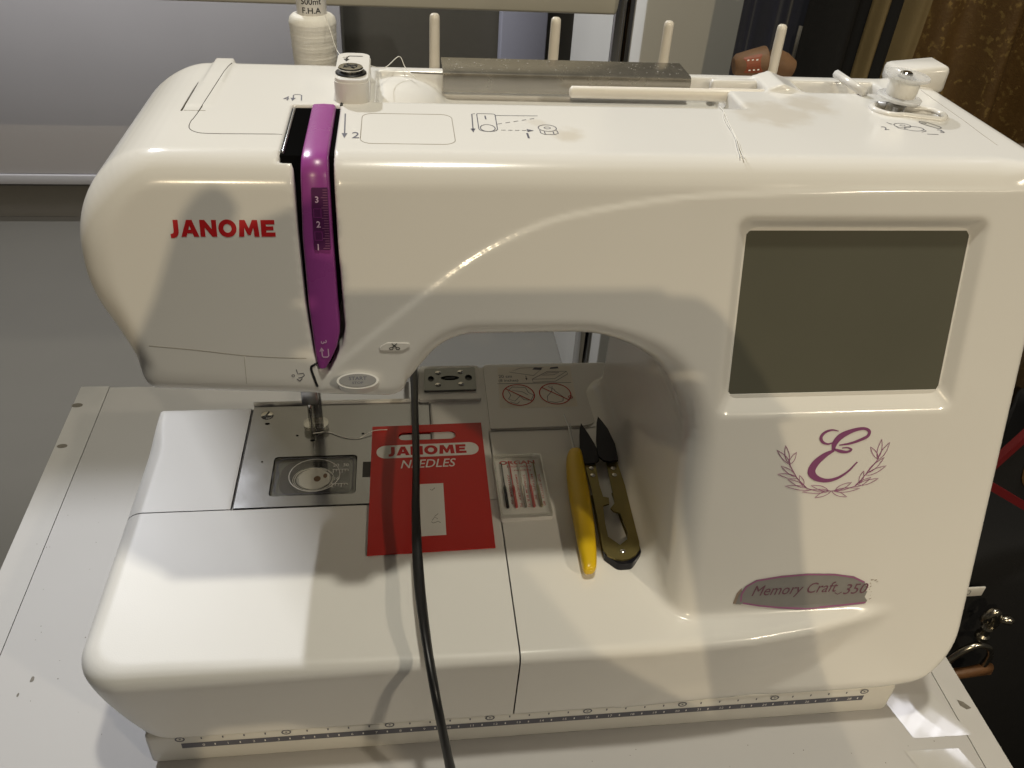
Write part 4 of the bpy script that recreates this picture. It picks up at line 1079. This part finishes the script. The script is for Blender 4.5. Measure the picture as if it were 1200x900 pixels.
sh = thing('shelf_unit', 'dark open shelving with blue grey uprights behind the spool pins', 'shelf', (230, 2440, -750))
part('back_panel', boxmesh('back_panel', -148, 640, 2480, 2500, -749, 80), M['dark_panel'], sh, smooth=False)
part('upright', boxmesh('upright', 275, 400, 2400, 2470, -749, 80, 3), M['blue_panel'], sh)
part('upright', boxmesh('upright', 556, 640, 2400, 2470, -749, 80, 3), M['blue_panel'], sh)

dk = thing('desk', 'beige desk top edge on a round chrome leg behind the machine', 'desk', (0, 1500, -750))
part('desk_top', boxmesh('desk_top', -1300, 318, 1295, 1350, 121, 190, 4), M['beige'], dk)
part('lamp_blocker', boxmesh('lamp_blocker', -1300, -573, 1310, 1330, 191, 1024, 2), M['beige'], dk)  # unseen board added to block the cool lamp from the table back
part('lamp_blocker', boxmesh('lamp_blocker', -571, 318, 1310, 1330, 191, 1156, 2), M['beige'], dk)  # taller unseen board added to keep the cool lamp off the bed
part('leg', lathemesh('leg', (327, 1290, -748), (0, 0, 1), [(0, 24), (6, 24), (8, 15.5), (1500, 15.5)]), M['chrome'], dk, auto=40)
part('leg', lathemesh('leg', (-1280, 1318, -748), (0, 0, 1), [(0, 24), (6, 24), (8, 15.5), (858, 15.5)]), M['chrome'], dk, auto=40)

sd = tag(part('side_cabinet', boxmesh('side_cabinet', 372, 585, 1340, 1900, -749, 480, 3), M['grey_side'], None), 'plain light grey cabinet side right of the chrome leg', 'cabinet')

# ------------------------------------------------------------------ hanging clothes and bags to the right
def brocade(name, base, gold, scale, rough=.45, amount=.5, metal=.6):
    m = mat(name, base, rough, var=.25, vscale=40, bump=.4, bscale=900)
    nt = m.node_tree; N = nt.nodes; L = nt.links; b = N['Principled BSDF']; src = b.inputs['Base Color'].links[0].from_socket
    tc = N.new('ShaderNodeTexCoord'); vo = N.new('ShaderNodeTexVoronoi'); vo.inputs['Scale'].default_value = scale; vo.feature = 'DISTANCE_TO_EDGE'
    nz = N.new('ShaderNodeTexNoise'); nz.inputs['Scale'].default_value = scale * 7; nz.inputs['Detail'].default_value = 3
    L.new(tc.outputs['Object'], vo.inputs['Vector']); L.new(tc.outputs['Object'], nz.inputs['Vector'])
    mr = N.new('ShaderNodeMapRange'); mr.inputs['From Min'].default_value = .02; mr.inputs['From Max'].default_value = .07; mr.inputs['To Min'].default_value = 1; mr.inputs['To Max'].default_value = .1
    L.new(vo.outputs['Distance'], mr.inputs['Value'])
    m2 = N.new('ShaderNodeMapRange'); m2.inputs['From Min'].default_value = .52; m2.inputs['From Max'].default_value = .62; L.new(nz.outputs['Fac'], m2.inputs['Value'])
    mu = N.new('ShaderNodeMath'); mu.operation = 'MULTIPLY'; L.new(mr.outputs[0], mu.inputs[0]); L.new(m2.outputs[0], mu.inputs[1])
    m3 = N.new('ShaderNodeMath'); m3.operation = 'MULTIPLY'; m3.inputs[1].default_value = amount; L.new(mu.outputs[0], m3.inputs[0])
    mx = N.new('ShaderNodeMix'); mx.data_type = 'RGBA'; L.new(m3.outputs[0], mx.inputs[0]); L.new(src, mx.inputs[6]); mx.inputs[7].default_value = (*gold, 1)
    L.new(mx.outputs[2], b.inputs['Base Color'])
    m4 = N.new('ShaderNodeMath'); m4.operation = 'MULTIPLY'; m4.inputs[1].default_value = metal; L.new(mu.outputs[0], m4.inputs[0]); L.new(m4.outputs[0], b.inputs['Metallic'])
    return m
M['navy'] = mat('navy_cloth', (.012, .014, .032), .85, var=.3, vscale=60, bump=.3, bscale=1200, sheen=.2)
M['blackcloth'] = mat('black_cloth', (.006, .006, .007), .9, var=.3, vscale=60, bump=.3, bscale=1200)
M['khaki'] = mat('khaki_cloth', (.20, .15, .07), .7, var=.15, vscale=30, bump=.3, bscale=1200)
M['greycloth'] = mat('grey_cloth', (.16, .15, .135), .8, var=.15, vscale=40, bump=.3, bscale=1200)
M['gold'] = brocade('gold_brocade', (.105, .058, .018), (.50, .35, .13), 34, amount=.55)
M['bronze'] = brocade('dark_bronze_brocade', (.038, .016, .006), (.40, .22, .06), 22, amount=.5)
M['redcloth'] = mat('red_trim', (.15, .006, .009), .6, var=.15, vscale=60, bump=.2)
M['leather'] = mat('brown_leather', (.16, .075, .03), .5, var=.4, vscale=120, bump=.3, bscale=500)
M['striped'] = brocade('striped_brown_cloth', (.085, .060, .036), (.17, .115, .06), 20, amount=.8, metal=0)
M['old_metal'] = mat('worn_nickel', (.45, .42, .36), .25, 1.0, var=.15, vscale=200)

def drape(name, label, x0, x1, y, z0, z1, m, amp=14, folds=3.0, lean=(0, 0), seed=0, depth=0.0, cat='garment', nx=56, nz=40):
    rnd = random.Random(seed); ph = [rnd.uniform(0, 6.28) for _ in range(6)]; fr2 = rnd.uniform(1.6, 2.4)
    V = []; F = []
    for j in range(nz):
        t = j / (nz - 1); z = z0 + (z1 - z0) * t
        for i in range(nx):
            u = i / (nx - 1)
            xx = x0 + (x1 - x0) * u + lean[0] * (1 - t) + 5 * math.sin(t * 5 + ph[0] + u * 2)
            w = folds * 2 * math.pi * u
            yy = y + depth * u + amp * (math.sin(w + ph[1] + 1.1 * math.sin(t * 3 + ph[2])) + .45 * math.sin(fr2 * w + ph[3] + t * 2.2)) + amp * .35 * math.sin(t * 9 + ph[4] + u * 5) + lean[1] * (1 - t)
            yy += amp * 2.2 * (math.exp(-((u) / .06) ** 2) + math.exp(-((1 - u) / .06) ** 2))
            V.append((xx, yy, z))
    for j in range(nz - 1):
        for i in range(nx - 1): F.append((j * nx + i, j * nx + i + 1, (j + 1) * nx + i + 1, (j + 1) * nx + i))
    o = part(name, pymesh(name, V, F), m, None)
    so = o.modifiers.new('thickness', 'SOLIDIFY'); so.thickness = .002
    return tag(o, label, cat, 'clothes hanging right of the table')
drape('navy_garment', 'navy garment hanging nearest the grey cabinet', 322, 392, 800, -600, 420, M['navy'], 8, 2, seed=1)
drape('grey_garment', 'narrow grey cloth between the navy and the black garment', 366, 402, 770, -500, 236, M['greycloth'], 5, 1.5, seed=2)
drape('black_garment', 'plain black garment hanging behind the brown reel and bobbin', 362, 460, 745, -600, 420, M['blackcloth'], 10, 2, seed=3)
drape('khaki_garment', 'khaki cloth between the black garment and the gold brocade', 412, 500, 730, -560, 420, M['khaki'], 10, 2, seed=4)
drape('gold_garment', 'shiny gold brocade garment hanging behind the bobbin', 428, 640, 700, -560, 420, M['gold'], 16, 2.8, lean=(20, 0), seed=5)
drape('bronze_garment', 'dark bronze brocade garment at the far right with few golden glints', 560, 860, 650, -640, 420, M['bronze'], 22, 3, lean=(-30, 0), seed=6)
drape('brown_garment', 'dark brown patterned cloth right of the machine above the red trimmed square', 400, 800, 600, -700, 190, M['striped'], 18, 4, lean=(30, 0), seed=9)
drape('black_coat', 'black coat hanging low at the right edge behind the bag', 470, 900, 560, -745, -40, M['blackcloth'], 20, 4, seed=7)

# square with red trim and a gold ring
sqc = thing('trimmed_square', 'black cloth square with red trim and a gold ring motif at the right edge', 'cloth square', (500, 455, -20))
def dia(r, c=(519, -14), a=12): return [(c[0] + r * math.cos(math.radians(k * 90 + a + 0)), c[1] + r * 1.02 * math.sin(math.radians(k * 90 + a))) for k in range(4)]
rot_ = lambda x, z, h: (x, 470 + h + .15 * (x - 519), z)
part('panel', slab('panel', dia(60), -2, 3, to3=rot_), M['blackcloth'], sqc, smooth=False)
part('trim', slab('trim', dia(69), -3.4, 3, holes=[dia(59.5)], to3=rot_), M['redcloth'], sqc, smooth=False)
part('ring_motif', slab('ring_motif', ell(526, -18, 30, 34, 28), -3, -2.2, holes=[ell(526, -18, 23, 27, 28)], to3=rot_), M['gold'], sqc, smooth=False)
# bag with clasp
bag = thing('shoulder_bag', 'black shoulder bag with white tag, metal swivel clasp and frayed leather strap end', 'bag', (620, 520, -400))
bb = bmesh.new(); box(bb, 470, 820, 478, 600, -640, -150, 40, 5)
part('bag_body', bm_mesh('bag_body', bb), M['blackcloth'], bag)
part('tag_label', boxmesh('tag_label', 498, 530, 468, 470, -188.5, -176.5, .8), M['paper'], bag)
decal('print', [ribbon(rrect(507, 516, -185, -180, .6, 2), .7, True), ribbon([(511.5, -185), (511.5, -180)], .7)], M['grey_print'], bag, lambda x, z, off=.1: (x, 468 - off, z))
cl = part('clasp', tubemesh('clasp', catmull([(529, 452, -203), (528, 450, -194), (533, 449, -188), (538, 450, -196), (541, 451, -206), (540, 452, -214)], 6), 4.2, n=12), M['old_metal'], bag)
part('clasp_knob', lathemesh('clasp_knob', (541, 449, -199), (1, -.3, .1), [(0, 3), (4, 4.4), (9, 5), (12, 3), (12.5, 0)], n=18), M['old_metal'], cl)
part('swivel', lathemesh('swivel', (537, 452, -232), (0, 0, 1), [(0, 4), (3, 6.4), (7, 6.4), (9, 4.6), (16, 4.6), (18, 6), (21, 5)], n=18), M['old_metal'], cl, auto=40)
part('d_ring', tubemesh('d_ring', catmull([(513, 452, -286), (514, 450, -262), (523, 449, -244), (536, 449, -237), (549, 449, -243), (557, 450, -260), (556, 452, -284)], 6), 3.4, n=12), M['old_metal'], bag)
st2 = bmesh.new(); tube(st2, catmull([(470, 456, -300), (490, 452, -291), (515, 450, -286), (540, 449, -281), (562, 451, -279), (566, 455, -288), (540, 458, -296), (505, 460, -302)], 6), 6.2, n=12, flat=.8)
part('strap', bm_mesh('strap', st2), M['leather'], bag)
part('strap', tubemesh('strap', catmull([(500, 456, -240), (506, 452, -265), (500, 452, -292), (480, 458, -310)], 6), 5, n=10, flat=.5), M['leather'], bag)
# dark heap on the floor
V = []; F = []; n_ = 48
for j in range(n_):
    for i in range(n_):
        u, v = i / (n_ - 1), j / (n_ - 1); x = 380 + 1300 * u; y = -100 + 1000 * v
        e = min(u, 1 - u, v, 1 - v) * 5; h = min(1, e) ** .5
        V.append((x, y, -749 + h * (170 + 60 * math.sin(u * 9 + 2 * v) * math.cos(v * 8 + u) + 30 * math.sin(u * 21 + v * 13))))
for j in range(n_ - 1):
    for i in range(n_ - 1): F.append((j * n_ + i, j * n_ + i + 1, (j + 1) * n_ + i + 1, (j + 1) * n_ + i))
tag(part('black_blanket', pymesh('black_blanket', V, F), M['blackcloth'], None), 'black blanket heaped on the floor right of the table', 'blanket')

# ------------------------------------------------------------------ the photographer stands behind the camera; the shadow falls on the machine
def figure():
    P = []; E = []; R = []
    def add(p, r, par=None):
        P.append(p); R.append(r)
        if par is not None: E.append((par, len(P) - 1))
        return len(P) - 1
    pel = add((-.41, -.56, .12), (.135, .10)); w = add((-.41, -.555, .30), (.125, .095), pel); ch = add((-.41, -.545, .52), (.135, .10), w); sh = add((-.41, -.54, .66), (.115, .075), ch)
    nk = add((-.41, -.52, .76), (.05, .05), sh); hb = add((-.41, -.50, .84), (.055, .06), nk); hm = add((-.41, -.49, .93), (.078, .092), hb); ht = add((-.41, -.50, 1.01), (.06, .07), hm)
    for sx in (-1, 1):
        hp = add((-.41 + sx * .09, -.56, .02), (.085, .085), pel); kn = add((-.41 + sx * .10, -.545, -.32), (.058, .06), hp); an = add((-.41 + sx * .10, -.57, -.68), (.04, .042), kn); add((-.41 + sx * .105, -.46, -.725), (.038, .022), an)
    def arm(sx, el, wr, palm, fingers, thumb):
        s_ = add((-.41 + sx * .155, -.54, .66), (.058, .055), sh); e_ = add(el, (.043, .043), s_); w_ = add(wr, (.025, .025), e_); p_ = add(palm, (.030, .018), w_)
        for f in fingers + [thumb]:
            q = p_
            for k, c in enumerate(f): q = add(c, (.0095 - .0012 * k,) * 2, q)
    arm(1, (.025, -.44, .375), (-.022, -.385, .505), (-.038, -.365, .575),
        [[(-.047, -.352, .625), (-.062, -.336, .640), (-.082, -.336, .634)], [(-.040, -.350, .618), (-.056, -.334, .622), (-.078, -.334, .616)], [(-.036, -.350, .600), (-.054, -.334, .602), (-.076, -.334, .598)], [(-.036, -.352, .584), (-.056, -.336, .584), (-.072, -.336, .582)]],
        [(-.058, -.372, .604), (-.076, -.372, .622), (-.092, -.366, .626)])
    arm(-1, (-.545, -.46, .45), (-.262, -.385, .585), (-.238, -.362, .632),
        [[(-.226, -.350, .668), (-.206, -.340, .672), (-.188, -.338, .680)], [(-.218, -.346, .654), (-.202, -.336, .656), (-.184, -.336, .654)], [(-.216, -.346, .636), (-.200, -.336, .636), (-.184, -.336, .632)], [(-.220, -.348, .618), (-.202, -.336, .616), (-.188, -.336, .612)]],
        [(-.243, -.366, .668), (-.236, -.364, .694), (-.228, -.362, .704)])
    me = bpy.data.meshes.new('person'); me.from_pydata(P, E, []); me.update()
    o = bpy.data.objects.new('person', me); COL.objects.link(o)
    sk = o.modifiers.new('skin', 'SKIN'); sk.use_smooth_shade = True
    for i, d in enumerate(me.skin_vertices[0].data):
        d.radius = R[i]; d.use_root = (i == 0)
    su = o.modifiers.new('subsurf', 'SUBSURF'); su.levels = su.render_levels = 1
    dg = bpy.context.evaluated_depsgraph_get(); m2 = bpy.data.meshes.new_from_object(o.evaluated_get(dg))
    o.modifiers.clear(); o.data = m2; m2.name = 'person'
    return o
M['shirt'] = mat('dark_blue_jersey', (.03, .035, .05), .85, var=.15)
M['skin'] = mat('skin', (.42, .25, .17), .5, var=.08)
M['hair'] = mat('dark_hair', (.02, .014, .01), .5, var=.3)
per = figure()
per.data.materials.clear(); per.data.materials.append(M['shirt']); per.data.materials.append(M['skin'])
for p in per.data.polygons:
    c = p.center; p.use_smooth = True
    p.material_index = 1 if (c.z > .74 or (c.y > -.40 and c.z > .48)) else 0
tag(per, 'person in a dark jersey holding up an enlarged phone with both hands', 'person')
hair = bmesh.new(); bmesh.ops.create_uvsphere(hair, u_segments=24, v_segments=14, radius=1.0)
for v in hair.verts: v.co = Vector((-410 + v.co.x * 84, -508 + v.co.y * 96 - (18 if v.co.z < 0 else 0), 962 + v.co.z * 78))
part('hair', bm_mesh('hair', hair), M['hair'], per)
ph = thing('enlarged_phone', 'black phone enlarged to widen its shadow, held up in both hands', 'oversize_phone', (-133, -345, 590))  # phone made larger so its shadow covers the bed under the arm
part('phone_slab', boxmesh('phone_slab', -196, -74, -349, -341, 520, 654, 3.5, 3), M['black'], ph)
